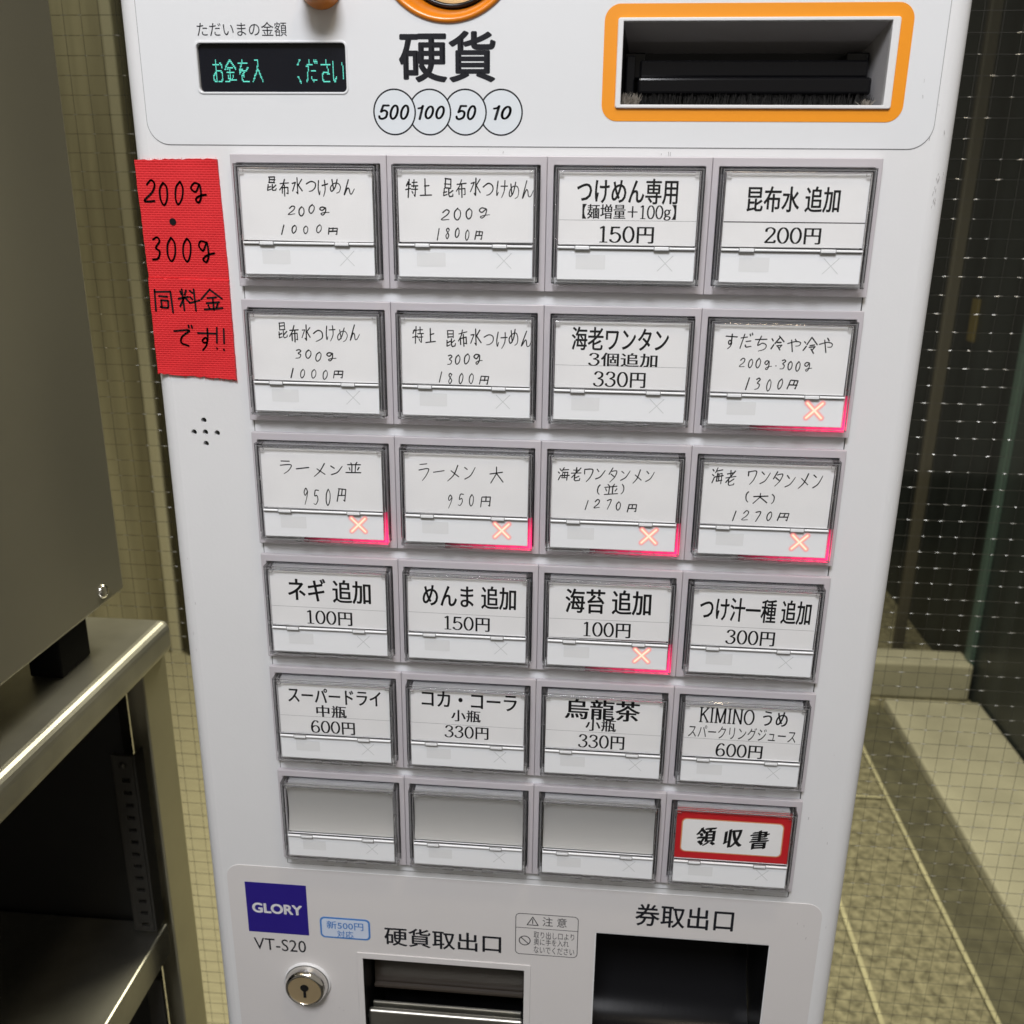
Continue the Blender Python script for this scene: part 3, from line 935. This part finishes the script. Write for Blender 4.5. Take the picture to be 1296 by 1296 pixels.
# rounded vertical corners, sides, top and back
prof = []
for i in range(9):
    t = math.radians(90 * i / 8)
    prof.append((X1 - R + R * math.sin(t), FY + R - R * math.cos(t)))
prof += [(X1, 275), (X0, 275)]
for i in range(9):
    t = math.radians(90 * i / 8)
    prof.append((X0 + R - R * math.cos(t), FY + R - R * math.sin(t)))
n = len(prof)
vs = [(x, y, -640) for x, y in prof] + [(x, y, TOP - R) for x, y in prof]
mb.quadmesh(vs, [(i, i + 1, n + i + 1, n + i) for i in range(n - 1)], 0, True)
for xc_, s_ in ((X1 - R, 1), (X0 + R, -1)):        # rounded top corners
    vs = [(xc_ + s_ * R * math.sin(math.radians(15 * i)) * math.cos(math.radians(15 * j)), FY + R - R * math.cos(math.radians(15 * i)) * math.cos(math.radians(15 * j)), TOP - R + R * math.sin(math.radians(15 * j))) for j in range(7) for i in range(7)]
    mb.quadmesh(vs, [(j * 7 + i, j * 7 + i + 1, j * 7 + i + 8, j * 7 + i + 7) for j in range(6) for i in range(6)], 0, True)
    mb.quadmesh([(xc_, FY + R, TOP)] + [(xc_ + s_ * R * math.cos(math.radians(15 * j)), FY + R, TOP - R + R * math.sin(math.radians(15 * j))) for j in range(7)] + [(xc_, 275, TOP)] + [(xc_ + s_ * R * math.cos(math.radians(15 * j)), 275, TOP - R + R * math.sin(math.radians(15 * j))) for j in range(7)], [(1 + j, 2 + j, 10 + j, 9 + j) for j in range(6)], 0, True)
tops = []
for i in range(7):
    t = math.radians(90 * i / 6)
    tops.append((FY + R - R * math.cos(t), TOP - R + R * math.sin(t)))
vs = [(X0 + R, y, z) for y, z in tops] + [(X1 - R, y, z) for y, z in tops]
k = len(tops)
mb.quadmesh(vs, [(i, i + 1, k + i + 1, k + i) for i in range(k - 1)], 0, True)
mb.quadmesh([(X0 + R, FY + R, TOP), (X1 - R, FY + R, TOP), (X1 - R, 275, TOP), (X0 + R, 275, TOP)], [(0, 1, 2, 3)], 0)
part('housing', mb, M_body)
# stand under the counter unit
part('stand', MB().box(X0 + 6, X1 - 6, 20, 270, -1200, -640, 3), M_body)

# upper and lower printed sheets with their hairline edges
holes_up = [disp, bill, coinhole]
mb = MB()
plate(mb, rrect(-31.0, 3.2, 248.0, TOP - R - 2, 8.0, 10), holes_up, FY - 0.25, 0.25, 0)
part('upper_sheet', mb, M_sheet)
mb = MB()
plate(mb, rrect(-31.25, 2.95, 248.25, TOP - R - 1.8, 8.2, 10), [rrect(-30.9, 3.3, 247.9, TOP - R - 2.2, 7.9, 10)], FY - 0.1, 0.1)
part('sheet_edge', mb, M_hair)
mb = MB()
plate(mb, rrect(-29.5, -620, 247.5, -314.6, 7.0, 10), [rrect(31.6, -445, 116.2, -360.6, 1.0), rrect(145.8, -435, 226.3, -338.6, 0.5)], FY - 0.25, 0.25)
part('lower_sheet', mb, M_lowsheet)

# button base
part('base_groove', plate(MB(), rrect(0.6, -311.6, 231.6, -2.0, 0.5), [], FY - 0.14, 0.14), M_gap)
part('button_base', plate(MB(), rrect(1.0, -311.1, 231.1, -2.0, 0.4), [], FY - 0.7, 0.6, 0.15), M_base)

# lettering on the face
INKS = {'l': M_logow, 'u': M_bubl}
part('logo_plate', plate(MB(), [(-21.1, -352.9), (8.7, -352.9), (8.7, -323.9), (-21.1, -323.9)], [], FY - 0.4, 0.12), M_blue)
part('sticker', plate(MB(), rrect(14.4, -353.3, 38.9, -341.1, 2.4), [], FY - 0.4, 0.12), M_bubl)
part('sticker', plate(MB(), rrect(15.3, -352.4, 38.0, -342.0, 1.7), [], FY - 0.46, 0.05), M_bub, 'sticker field')
for st, s, a, b, c, d in FACE_TEXT:
    part('lettering', strokes_of(MB(), st, s, a, b, c, d, FY - 0.55 if st in 'lu' else FY - 0.30), INKS.get(st, M_print), 'lettering ' + s)
# coin values in overlapping discs, the left one on top
mb = MB()
ccs = [(60.9, 14.4), (73.6, 14.4), (86.3, 14.4), (99.1, 14.4)]
for i, (cx, cz) in enumerate(ccs):
    y = FY - 0.27 + 0.006 * i
    r = 7.75
    full = circle(cx, cz, r, 48)
    mb.quadmesh([(x, y, z) for x, z in full], [tuple(range(48))], 0)
    mb.quadmesh([(x, y - 0.003, z) for x, z in full] + [(x, y - 0.003, z) for x, z in circle(cx, cz, r - 0.55, 48)], [(j, (j + 1) % 48, 48 + (j + 1) % 48, 48 + j) for j in range(48)], 1)
part('coin_value_discs', mb, [M_coin, M_print])
# caution label
mb = MB()
y = FY - 0.3
plate(mb, rrect(108.5, -354.5, 138.0, -330.8, 2.2), [rrect(108.8, -354.2, 137.7, -331.1, 1.95)], y, 0.04)
mb.ribbon([(108.6, -339.0), (137.9, -339.0)], 0.3, y)
for st in ([(116.6, -332.6), (114.0, -337.2), (119.2, -337.2), (116.6, -332.6)], [(116.6, -334.0), (116.6, -335.8)], [(116.6, -336.3), (116.6, -336.55)]):
    mb.ribbon(st, 0.42, y)
mb.ribbon([(113.0 + 2.6 * math.cos(t / 20 * 2 * math.pi), -346.4 + 2.6 * math.sin(t / 20 * 2 * math.pi)) for t in range(21)], 0.45, y)
mb.ribbon([(111.2, -344.6), (114.8, -348.2)], 0.45, y)
part('caution_label', mb, M_print)

# scuffs and specks of dirt on the paint
mb = MB()
q = random.Random(11)
for x, z, n_, sx, sz in ((252.0, -8, 9, 0.5, 5), (251.6, -14, 6, 0.4, 3), (20, -398, 5, 9, 3), (240, -330, 5, 4, 6), (120, 1.5, 6, 60, 0.3), (246, 24, 4, 2, 8), (-33, -150, 6, 2, 40), (238, -240, 5, 6, 50)):
    for _ in range(n_):
        px, pz = x + q.gauss(0, sx), z + q.gauss(0, sz)
        mb.ribbon([(px, pz), (px + q.uniform(-.25, .25), pz - q.uniform(0.2, 1.3))], q.uniform(0.08, 0.2), FY - 0.29 if -31 < px < 247 else FY - 0.02)
tag(part('scuffs', mb, mat('scuff', (0.34, 0.33, 0.33), 0.7)), kind='stuff')

# display
mb = MB()
plate(mb, rrect(-10.9, 20.2, 44.6, 37.5, 2.0), [rrect(-10.1, 20.9, 43.9, 36.8, 1.5)], FY - 0.6, 1.2, 0.2)
dp = part('display_frame', mb, M_sheet)
mb = MB().box(-11, 45, FY + 1.2, FY + 3.2, 20.2, 37.5)
part('display', mb, M_screen)
mb = MB()
DOT = [('お', -5.4, 24.0, -1.3, 31.9), ('金', -1.0, 24.0, 3.5, 31.9), ('を', 3.9, 24.0, 8.3, 31.9), ('入', 9.0, 24.0, 13.4, 31.9), ('く', 25.2, 24.0, 28.4, 31.9), ('だ', 28.9, 24.0, 33.3, 31.9), ('さ', 34.2, 24.0, 38.2, 31.9), ('い', 38.2, 24.0, 42.0, 31.9), ('′', 41.2, 24.0, 43.6, 31.9)]
cells = set()
CWX, CWZ = 0.36, 0.50
for ch, a, b, c, d in DOT:
    for st in HAND[ch]:
        p = smooth_path(st) if ch in KANA else st
        for i in range(len(p) - 1):
            for t in range(25):
                u = t / 24
                px = a + (p[i][0] * (1 - u) + p[i + 1][0] * u) / 100 * (c - a)
                pz = d - (p[i][1] * (1 - u) + p[i + 1][1] * u) / 100 * (d - b)
                if px < 43.6:
                    cells.add((round((px + 5.4) / CWX), round((pz - 24) / CWZ)))
for (i, j) in cells:
    x, z = -5.4 + i * CWX, 24 + j * CWZ
    mb.quadmesh([(x - .15, FY + 1.12, z - .19), (x + .15, FY + 1.12, z - .19), (x + .15, FY + 1.12, z + .19), (x - .15, FY + 1.12, z + .19)], [(0, 1, 2, 3)])
part('display_text', mb, M_cyan)

# bill slot
part('bill_surround', plate(MB(), rrect(134.4, 11.7, 236.9, 48.6, 5.4, 10), [rrect(139.0, 15.8, 232.6, 44.3, 0.8)], FY - 0.38, 0.12), M_orange)
part('bill_frame', plate(MB(), rrect(139.1, 15.9, 232.5, 44.2, 0.8), [rrect(140.9, 17.0, 229.9, 43.1, 0.2)], FY - 1.3, 2.6, 0.25), M_body)
mb = MB()
a, b, c, d = 140.9, 229.9, 17.0, 43.1
by = 27
mb.quadmesh([(a, FY + 1, d), (b, FY + 1, d), (b - 3.0, by, 36.6), (a + 3.0, by, 36.6)], [(0, 1, 2, 3)], 0)
mb.quadmesh([(a, FY + 1, c), (a, FY + 1, d), (a + 3, by, 36.6), (a + 3, by, 14)], [(0, 1, 2, 3)], 1)
mb.quadmesh([(b, FY + 1, c), (b, FY + 1, d), (b - 3, by, 36.6), (b - 3, by, 14)], [(0, 1, 2, 3)], 2)
mb.quadmesh([(a, FY + 1, c), (b, FY + 1, c), (b - 3, by, 14), (a + 3, by, 14)], [(0, 1, 2, 3)], 1)
mb.quadmesh([(a, by, 10), (b, by, 10), (b, by, d), (a, by, d)], [(0, 1, 2, 3)], 1)
part('bill_recess', mb, [M_dgrey, M_black, M_grey])
mb = MB().box(147.5, 226.5, 13, 26.5, 27.0, 32.6, 0.7, 2)
mb.box(146.8, 227.4, 9.5, 26.5, 21.0, 26.8, 1.1, 3)
mb.box(141.5, 149.5, 17, 26.5, 27, 35.6, 0.5)
mb.box(219.5, 227.5, 17, 26.5, 27, 35.6, 0.5)
mb.box(142.5, 145.8, 12, 26.5, 18, 34, 0.6)
part('bill_mouth', mb, M_gloss)
mb = MB()
for i in range(900):
    x = rnd.uniform(142, 229)
    mb.tube((x, rnd.uniform(9, 12), 17.4), (x + rnd.uniform(-.6, .6), rnd.uniform(8, 11), rnd.uniform(19.6, 21.4)), 0.16, 3, 1, 0.06)
for cx, lean in ((142.5, 1), (146.0, 0.5), (225.5, -0.6)):
    for i in range(80 if cx < 200 else 45):
        x = cx + rnd.uniform(-1.4, 1.4)
        mb.tube((x, rnd.uniform(6, 9), 17.1), (x + rnd.gauss(0, 1.1), rnd.uniform(5, 8), 17.1 + rnd.uniform(1.6, 4.4 if cx < 200 else 2.4)), 0.15, 3, 0, 0.05)
part('brush', mb, [M_bristle, M_bristle2])

# coin slot ring and return knob at the top
CC = (80.4, FY, 68.8)
mb = MB().lathe([(26.1, 0.0), (25.9, -0.9), (25.2, -1.3), (24.3, -1.1), (22.5, 2.5), (20.2, 10.5), (19.4, 13)], CC, n=72)
part('coin_ring', mb, M_orangep)
mb = MB().lathe([(19.3, 12.6), (18.9, 11.0), (18.3, 10.8), (17.7, 11.4), (17.4, 13.0)], CC, n=72)
mb.lathe([(17.4, 13), (16.6, 15), (12, 22), (0.01, 25)], CC, n=72, mi=1)
part('coin_inlet', mb, [M_gloss, M_brass])
mb = MB().lathe([(7.4, 0), (7.2, -2), (6.4, -4), (6.2, -9), (6.4, -11.5), (5.8, -13.2), (4.0, -14.2), (0.01, -14.6)], (36.2, FY, 54.5), n=36)
part('return_knob', mb, M_orangep)

# coin return and ticket outlet
mb = MB()
plate(mb, rrect(31.7, -445, 116.1, -360.7, 0.8), [coin], FY - 0.7, 1.0, 0.15)
part('coin_return_frame', mb, M_lowsheet)
mb = MB()
a, b, c, d = 34.6, 113.0, -440, -364.0
mb.quadmesh([(a, FY, c), (a, FY, d), (a, 44, d), (a, 44, c)], [(0, 1, 2, 3)], 0)
mb.quadmesh([(b, FY, c), (b, FY, d), (b, 44, d), (b, 44, c)], [(0, 1, 2, 3)], 0)
mb.quadmesh([(a, FY, d), (b, FY, d), (b, 44, d), (a, 44, d)], [(0, 1, 2, 3)], 0)
mb.quadmesh([(a, 44, c), (b, 44, c), (b, 44, d), (a, 44, d)], [(0, 1, 2, 3)], 0)
part('coin_return_recess', mb, M_black)
mb = MB().box(a + 1, b - 1, 20, 21.5, -397, -365, 0.3)
mb.box(a + 1, b - 1, 17.6, 20, -396.6, -394.4, 0.6)
part('coin_flap', mb, mat('smoked flap', (0.05, 0.04, 0.032), 0.28))
mb = MB().box(a + 0.6, b - 0.4, 6.0, 9.0, -440, -399.5, 1.2, 3)
mb.box(a + 2, b - 1.5, 10.5, 12, -440, -398.6, 0.4)
part('coin_cup', mb, M_steel)
mb = MB()
a, b, c, d = 146.4, 225.7, -430, -339.2
mb.quadmesh([(a, FY, c), (a, FY, d), (a, 70, d), (a, 70, c)], [(0, 1, 2, 3)])
mb.quadmesh([(b, FY, c), (b, FY, d), (b, 70, d), (b, 70, c)], [(0, 1, 2, 3)])
mb.quadmesh([(a, FY, d), (b, FY, d), (b, 70, d), (a, 70, d)], [(0, 1, 2, 3)])
part('ticket_outlet_recess', mb, M_black)
cv = [(52, -339.4)] + [(48 - 40 * (1 - math.cos(math.radians(90 * i / 16))), -352 - 62 * math.sin(math.radians(90 * i / 16))) for i in range(17)]
k = len(cv)
mb = MB().quadmesh([(a + 0.3, y, z) for y, z in cv] + [(b - 0.3, y, z) for y, z in cv], [(i, i + 1, k + i + 1, k + i) for i in range(k - 1)], 0, True)
part('ticket_chute', mb, mat('glossy black chute', (0.008, 0.008, 0.009), 0.2, spec=0.05, bump=(30, 0.05, 0.3, (40, 2, 2))))

# lock
mb = MB().lathe([(11.6, 0.0), (11.6, -1.0), (10.9, -1.2)], (6.4, FY - 0.2, -381.2), n=48)
lk = part('lock', mb, M_body)
mb = MB().lathe([(10.6, -0.6), (10.5, -3.0), (9.6, -5.6), (9.0, -6.2), (8.3, -6.2), (8.2, -5.8)], (6.4, FY, -381.2), n=48)
link('lock_ring', mb.mesh('lock ring', M_chrome, TM), lk)
mb = MB().lathe([(8.2, -5.75), (0.01, -5.75)], (6.4, FY, -381.2), n=40)
link('lock_face', mb.mesh('lock face', M_brass, TM), lk)
mb = MB().lathe([(2.1, -5.9), (0.01, -5.9)], (6.4, FY, -379.8), n=24)
mb.box(5.7, 7.1, FY - 5.95, FY - 5.85, -385.6, -378)
link('keyhole', mb.mesh('keyhole', M_gloss, TM), lk)

# ------------------------------------------------------------------ menu buttons
PW, PH, BW, BH = 58.0, 51.85, 57.7, 47.0
CX0, CX1, CZ0, CZ1 = 2.7, 55.3, -43.7, -3.4       # clear cover outline
CY = -5.2                                        # its front
bz = MB()
plate(bz, rrect(0.06, -BH, 57.94, 0, 0.3, 2), [rrect(CX0 - 0.35, CZ0 - 0.35, CX1 + 0.35, CZ1 + 0.35, 0.4, 2)], 0, 2.2, 0.28)
me_bezel = bz.mesh('bezel', M_bezel)
me_well = MB().quadmesh([(CX0 - 1, 2.0, CZ0 - 1), (CX1 + 1, 2.0, CZ0 - 1), (CX1 + 1, 2.0, CZ1 + 1), (CX0 - 1, 2.0, CZ1 + 1)], [(0, 1, 2, 3)]).mesh('well', M_gap)


def rim():
    """clear acrylic cover: four walls with stepped, bevelled edges, mitred"""
    w = 1.75
    sec = [(0, 1.9), (0, CY + 0.5), (0.45, CY), (0.95, CY), (1.05, CY + 0.35), (w, CY + 0.35), (w, CY + 1.6), (1.35, CY + 1.9), (1.35, 1.9)]
    cor = [(CX0, CZ0, 1, 1), (CX1, CZ0, -1, 1), (CX1, CZ1, -1, -1), (CX0, CZ1, 1, -1)]
    k = len(sec)
    vs = [(x + sx * a, y, z + sz * a) for x, z, sx, sz in cor for a, y in sec]
    fs = [((i % 4) * k + t, ((i + 1) % 4) * k + t, ((i + 1) % 4) * k + (t + 1) % k, (i % 4) * k + (t + 1) % k) for i in range(4) for t in range(k)]
    m = MB().quadmesh(vs, fs)
    for x in (CX0 + 1.2, CX1 - 1.2):              # moulded clips
        for z in (-17.5, -29.0):
            m.box(x - 0.5, x + 0.5, CY + 0.1, CY + 1.2, z - 1.0, z + 1.0, 0.15)
    for x in (20.0, 29.0, 38.0):
        m.box(x - 2.6, x + 2.6, CY + 0.2, CY + 1.4, CZ0 - 0.25, CZ0 + 0.9, 0.15)
    for x in (CX0 + 2.6, CX1 - 2.6):
        m.box(x - 0.9, x + 0.9, CY + 0.3, CY + 1.5, CZ1 - 2.8, CZ1 - 1.7, 0.15)
    return m


def rim_highlight():  # pale grey strip painting a highlight along the clear rim
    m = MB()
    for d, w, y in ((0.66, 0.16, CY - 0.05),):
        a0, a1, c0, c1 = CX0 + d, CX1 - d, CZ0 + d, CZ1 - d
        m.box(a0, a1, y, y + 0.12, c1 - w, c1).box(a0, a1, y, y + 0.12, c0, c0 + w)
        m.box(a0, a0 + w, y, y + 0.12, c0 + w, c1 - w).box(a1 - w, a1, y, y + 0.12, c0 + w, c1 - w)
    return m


me_highlight = rim_highlight().mesh('highlight line', mat('painted rim highlight', (0.36, 0.36, 0.37), 0.25))
me_rim = rim().mesh('clear rim', M_rim)
HZ = -30.9
hb = MB().box(CX0 + 1.8, CX1 - 1.8, CY + 0.15, CY + 1.3, HZ - 0.42, HZ + 0.42, 0.36, 4)
hb.box(CX0 + 2, CX1 - 2, -4.35, -3.6, HZ + 0.52, HZ + 0.74, mi=1)  # dark strip painting the shadow gap between card and hinge
hb.box(CX0 + 2, CX1 - 2, -4.30, -4.0, HZ - 0.72, HZ - 0.54, mi=2)
for x in (13.4, 41.6):
    hb.box(x - 2.75, x + 2.75, CY + 0.08, CY + 1.2, HZ - 0.82, HZ + 0.72, 0.05, 1, mi=2)
    hb.box(x - 2.55, x + 2.55, CY - 0.12, CY + 1.1, HZ - 0.62, HZ + 0.55, 0.22, 2)
me_hinge = hb.mesh('hinge', [M_white, M_gap, mat('hinge gap', (0.22, 0.22, 0.225), 0.5)])
me_front = MB().quadmesh([(CX0 + 1.2, CY + 0.5, HZ), (CX1 - 1.2, CY + 0.5, HZ), (CX1 - 1.2, CY + 0.5, CZ1 - 1.2), (CX0 + 1.2, CY + 0.5, CZ1 - 1.2)], [(0, 1, 2, 3)]).mesh('clear front', M_clear)
CARD = (CX0 + 1.9, -29.9, CX1 - 1.9, CZ1 - 1.9)
me_card = MB().box(CARD[0], CARD[2], -3.3, -3.0, CARD[1], CARD[3]).mesh('paper card', M_card)
sp = [(-2.7 + 1.75 * (1 - (2 * i / 16 - 1) ** 2), CARD[1] + (CARD[3] - CARD[1]) * i / 16) for i in range(17)]
me_silver = MB().quadmesh([(CARD[0], y, z) for y, z in sp] + [(CARD[2], y, z) for y, z in sp], [(i, i + 1, 18 + i, 17 + i) for i in range(16)], 0, True).mesh('silver plate', M_silver)
me_red = MB().box(CARD[0], CARD[2], -3.3, -3.0, CARD[1], CARD[3]).mesh('red card', M_redcard)
me_tray = MB().box(CARD[0] + 0.4, CARD[2] - 0.4, -0.9, 1.9, CZ0 + 2.0, CZ1 - 2.3).box(CX0 + 0.8, CX1 - 0.8, -1.2, 1.9, CZ0 + 0.35, CZ0 + 1.95).mesh('tray', M_white)
st = MB().box(CARD[0] - 0.1, CARD[2] + 0.1, -4.0, -3.0, CZ0 + 1.5, -30.2, 0.12)
me_status = st.mesh('status strip', M_white)
wn_ = MB()
plate(wn_, rrect(11.2, -38.4, 21.8, -33.4, 0.3), [], -4.03, 0.02)
me_window = wn_.mesh('unlit window', mat('dull window', (0.765, 0.775, 0.785), 0.45))
xc, zc = 43.2, -36.0
me_cross = MB().ribbon([(xc - 2.6, zc - 2.6), (xc + 2.6, zc + 2.6)], 0.28, -4.02).ribbon([(xc - 2.6, zc + 2.6), (xc + 2.6, zc - 2.6)], 0.28, -4.025).mesh('unlit cross', M_faint)
# lit cross: fine grid with the light's spread stored per vertex
N, S = 40, 4.6
vs, fs, gv = [], [], []
for j in range(N + 1):
    for i in range(N + 1):
        u, v = (i / N * 2 - 1) * S, (j / N * 2 - 1) * S
        best = 0
        for p, q in (((u + v) / 1.4142, (u - v) / 1.4142), ((u - v) / 1.4142, (u + v) / 1.4142)):
            d = math.hypot(max(abs(p) - 3.9, 0), q)
            best = max(best, 0.48 * math.exp(-(d / 1.0) ** 3) + 0.55 * math.exp(-(d / 0.62) ** 2))
        vs.append((xc + u, -4.05, zc + v)); gv.append(best)
for j in range(N):
    for i in range(N):
        a = j * (N + 1) + i
        fs.append((a, a + 1, a + N + 2, a + N + 1))
me_lit = MB().quadmesh(vs, fs).mesh('lit cross', M_glow)
me_lit.attributes.new('glow', 'FLOAT', 'POINT').data.foreach_set('value', gv)
# strip added in the lower right corner; red bleed painted as fading emission
g = MB()
gv = []
nn = 24
for i in range(nn):
    xa, xb = CX1 - 1.0 - 34 * i / nn, CX1 - 1.0 - 34 * (i + 1) / nn
    g.quadmesh([(xa, CY + 2.3, CZ0 + 0.35), (xb, CY + 2.3, CZ0 + 0.35), (xb, CY + 2.3, CZ0 + 1.6), (xa, CY + 2.3, CZ0 + 1.6), (xa, 1.5, CZ0 + 0.35), (xb, 1.5, CZ0 + 0.35)], [(0, 1, 2, 3), (0, 1, 5, 4)])
    for x in (xa, xb, xb, xa, xa, xb):
        t = (CX1 - 1.0 - x) / 34
        gv.append(max(0, 1 - t) ** 1.3 * (0.72 + 0.28 * math.sin(x * 1.9) * math.sin(x * 0.7 + 1)))
for i in range(10):
    za, zb = CZ0 + 0.4 + 13 * i / 10, CZ0 + 0.4 + 13 * (i + 1) / 10
    g.quadmesh([(CX1 - 1.5, CY + 2.3, za), (CX1 - 0.4, CY + 2.3, za), (CX1 - 0.4, CY + 2.3, zb), (CX1 - 1.5, CY + 2.3, zb)], [(0, 1, 2, 3)])
    for z in (za, za, zb, zb):
        gv.append(max(0, 1 - (z - CZ0) / 15) ** 1.0)
me_redglow = g.mesh('painted red glow', M_redglow)
me_redglow.attributes.new('glow', 'FLOAT', 'POINT').data.foreach_set('value', gv)
# receipt field
lab = MB()
plate(lab, rrect(6.9, -26.7, 50.6, -9.4, 2.3), [], -3.36, 0.03, 0, 0)
plate(lab, rrect(7.4, -26.2, 50.1, -9.9, 1.9), [], -3.40, 0.03, 0, 1)
me_field = lab.mesh('white field', [M_gold, M_card])

LIT = {(1, 3), (2, 0), (2, 1), (2, 2), (2, 3), (3, 2)}
for r in range(6):
    for c in range(4):
        b = link('menu_button', me_bezel, tm, (c * PW - TM[0], -TM[1], -r * PH - TM[2]))
        b['group'] = 'menu buttons of the ticket machine'
        blank = r == 5 and c < 3
        if blank:
            b['label'] = 'blank button with a bare silver plate and no card'
        elif (r, c) == (5, 3):
            b['label'] = 'button with a red card, bottom right of the grid'
        elif (r, c) in LIT:
            b['label'] = 'button showing a glowing red cross'
        link('well', me_well, b)
        link('tray', me_tray, b)
        link('clear_cover', me_rim, b)
        link('cover_highlight', me_highlight, b)
        link('cover_face', me_front, b)
        link('hinge', me_hinge, b)
        cd = link('card' if not blank else 'silver_plate', me_silver if blank else me_red if (r, c) == (5, 3) else me_card, b)
        tilt = 0 if blank or (r, c) == (5, 3) else math.radians(rnd.uniform(-0.45, 0.45))
        cd.rotation_euler.y = tilt
        if (r, c) == (5, 3):
            link('card_field', me_field, b)
        link('status_strip', me_status, b)
        link('status_window', me_window, b)
        link('lit_cross' if (r, c) in LIT else 'cross_mark', me_lit if (r, c) in LIT else me_cross, b)
        if (r, c) in LIT:
            link('red_glow', me_redglow, b)
        mb = MB()
        styles = ''
        for (rr, cc, stl, s, a, z0, d, z1) in CARD_TEXT:
            if (rr, cc) == (r, c):
                strokes_of(mb, stl, s, a, z0, d, z1, -3.44 if stl == 'k' else -3.33)
                styles += stl
        if mb.v:
            if 'b' in styles or 's' in styles:
                nv = len(mb.f)
                mb.ribbon([(CARD[0] + 0.2, -21.5), (CARD[2] - 0.2, -21.5)], 0.34 if (r, c) == (0, 3) else 0.12, -3.32, mi=0 if (r, c) == (0, 3) else 1)
            link('lettering', mb.mesh('card lettering', [M_pen if 'h' in styles else M_ink, M_hair]), b).rotation_euler.y = tilt

# ------------------------------------------------------------------ red cloth tape
def tape(name, corners, label, seed, fray):
    q = random.Random(seed)
    (ax, az), (bx, bz_), (cx, cz), (dx, dz) = corners        # TL TR BR BL
    m = MB()
    nu, nv = 24, 30
    vs = []
    for j in range(nv + 1):
        v = j / nv
        for i in range(nu + 1):
            u = i / nu
            x = (ax * (1 - u) + bx * u) * (1 - v) + (dx * (1 - u) + cx * u) * v
            z = (az * (1 - u) + bz_ * u) * (1 - v) + (dz * (1 - u) + cz * u) * v
            if j in (0, nv):
                z += q.uniform(-0.25, 0.25)
            if i in (0, nu):
                x += q.uniform(-0.08, 0.08)
            y = FY - 0.42 - 0.45 * fray - 0.16 * math.sin(u * 5 + v * 7) ** 2
            y -= 1.5 * max(0, u - 0.82) ** 1.5 * (1 + 3 * max(0, (0.25 - v) if not fray else (v - 0.8)) * 4) + 0.8 * max(0, (v - 0.93) if fray else (0.06 - v)) * 4 * (0.5 + 0.5 * math.sin(u * 9))
            vs.append((x, y, z))
    fs = [(j * (nu + 1) + i, j * (nu + 1) + i + 1, (j + 1) * (nu + 1) + i + 1, (j + 1) * (nu + 1) + i) for j in range(nv) for i in range(nu)]
    back = [(x, FY - 0.02, z) for x, y, z in vs]
    m.quadmesh(vs, fs, 0, True)
    m.quadmesh(back, fs, 0, True)
    W = nu + 1
    ring = list(range(nu)) + [j * W + nu for j in range(nv)] + [nv * W + i for i in range(nu, 0, -1)] + [j * W for j in range(nv, 0, -1)]
    allv = vs + back
    L = len(vs)
    m.quadmesh(allv, [(ring[i], ring[(i + 1) % len(ring)], ring[(i + 1) % len(ring)] + L, ring[i] + L) for i in range(len(ring))])
    # threads standing out of the cut edges
    for k in range(60 if fray else 26):
        u = q.random()
        if fray:
            x, z, s = dx + (cx - dx) * u, dz + (cz - dz) * u, -1
        else:
            x, z, s = ax + (bx - ax) * u, az + (bz_ - az) * u, 1
        m.tube((x, FY - 0.5, z), (x + q.uniform(-.25, .25), FY - 0.5, z + s * q.uniform(0.3, 1.3 if fray else 0.5)), 0.09, 3, 0, 0.04)
    base = (dx, FY, dz)
    o = link(name, m.mesh('red tape', M_tape, base), None, (0, 0, 0))
    o.location = P(*base)
    tag(o, label, 'tape', 'red tape notes on the ticket machine')
    inkm = MB()
    ti = 0 if not fray else 1
    for (k, s, a, b, c, d) in TAPE_TEXT:
        if k == ti:
            for stk in hand_paths(s, a, b, c, d, 0.03):
                inkm.ribbon(stk, 0.72, FY - 0.68 - 0.45 * fray)
    if not fray:
        inkm.disc(-24.8, -24.0, 1.3, FY - 0.68)
    link('lettering', inkm.mesh('tape lettering', M_ink, base), o)


tape('cloth_tape', [(-37.4, -2.2), (-5.7, -1.6), (-4.8, -45.9), (-36.6, -45.6)], 'upper red cloth tape reading 200g and 300g on the white machine', 3, 0)
tape('cloth_tape', [(-36.7, -44.7), (-4.9, -45.1), (-4.9, -83.2), (-36.8, -81.6)], 'lower red cloth tape with a frayed bottom edge and two exclamation marks', 5, 1)
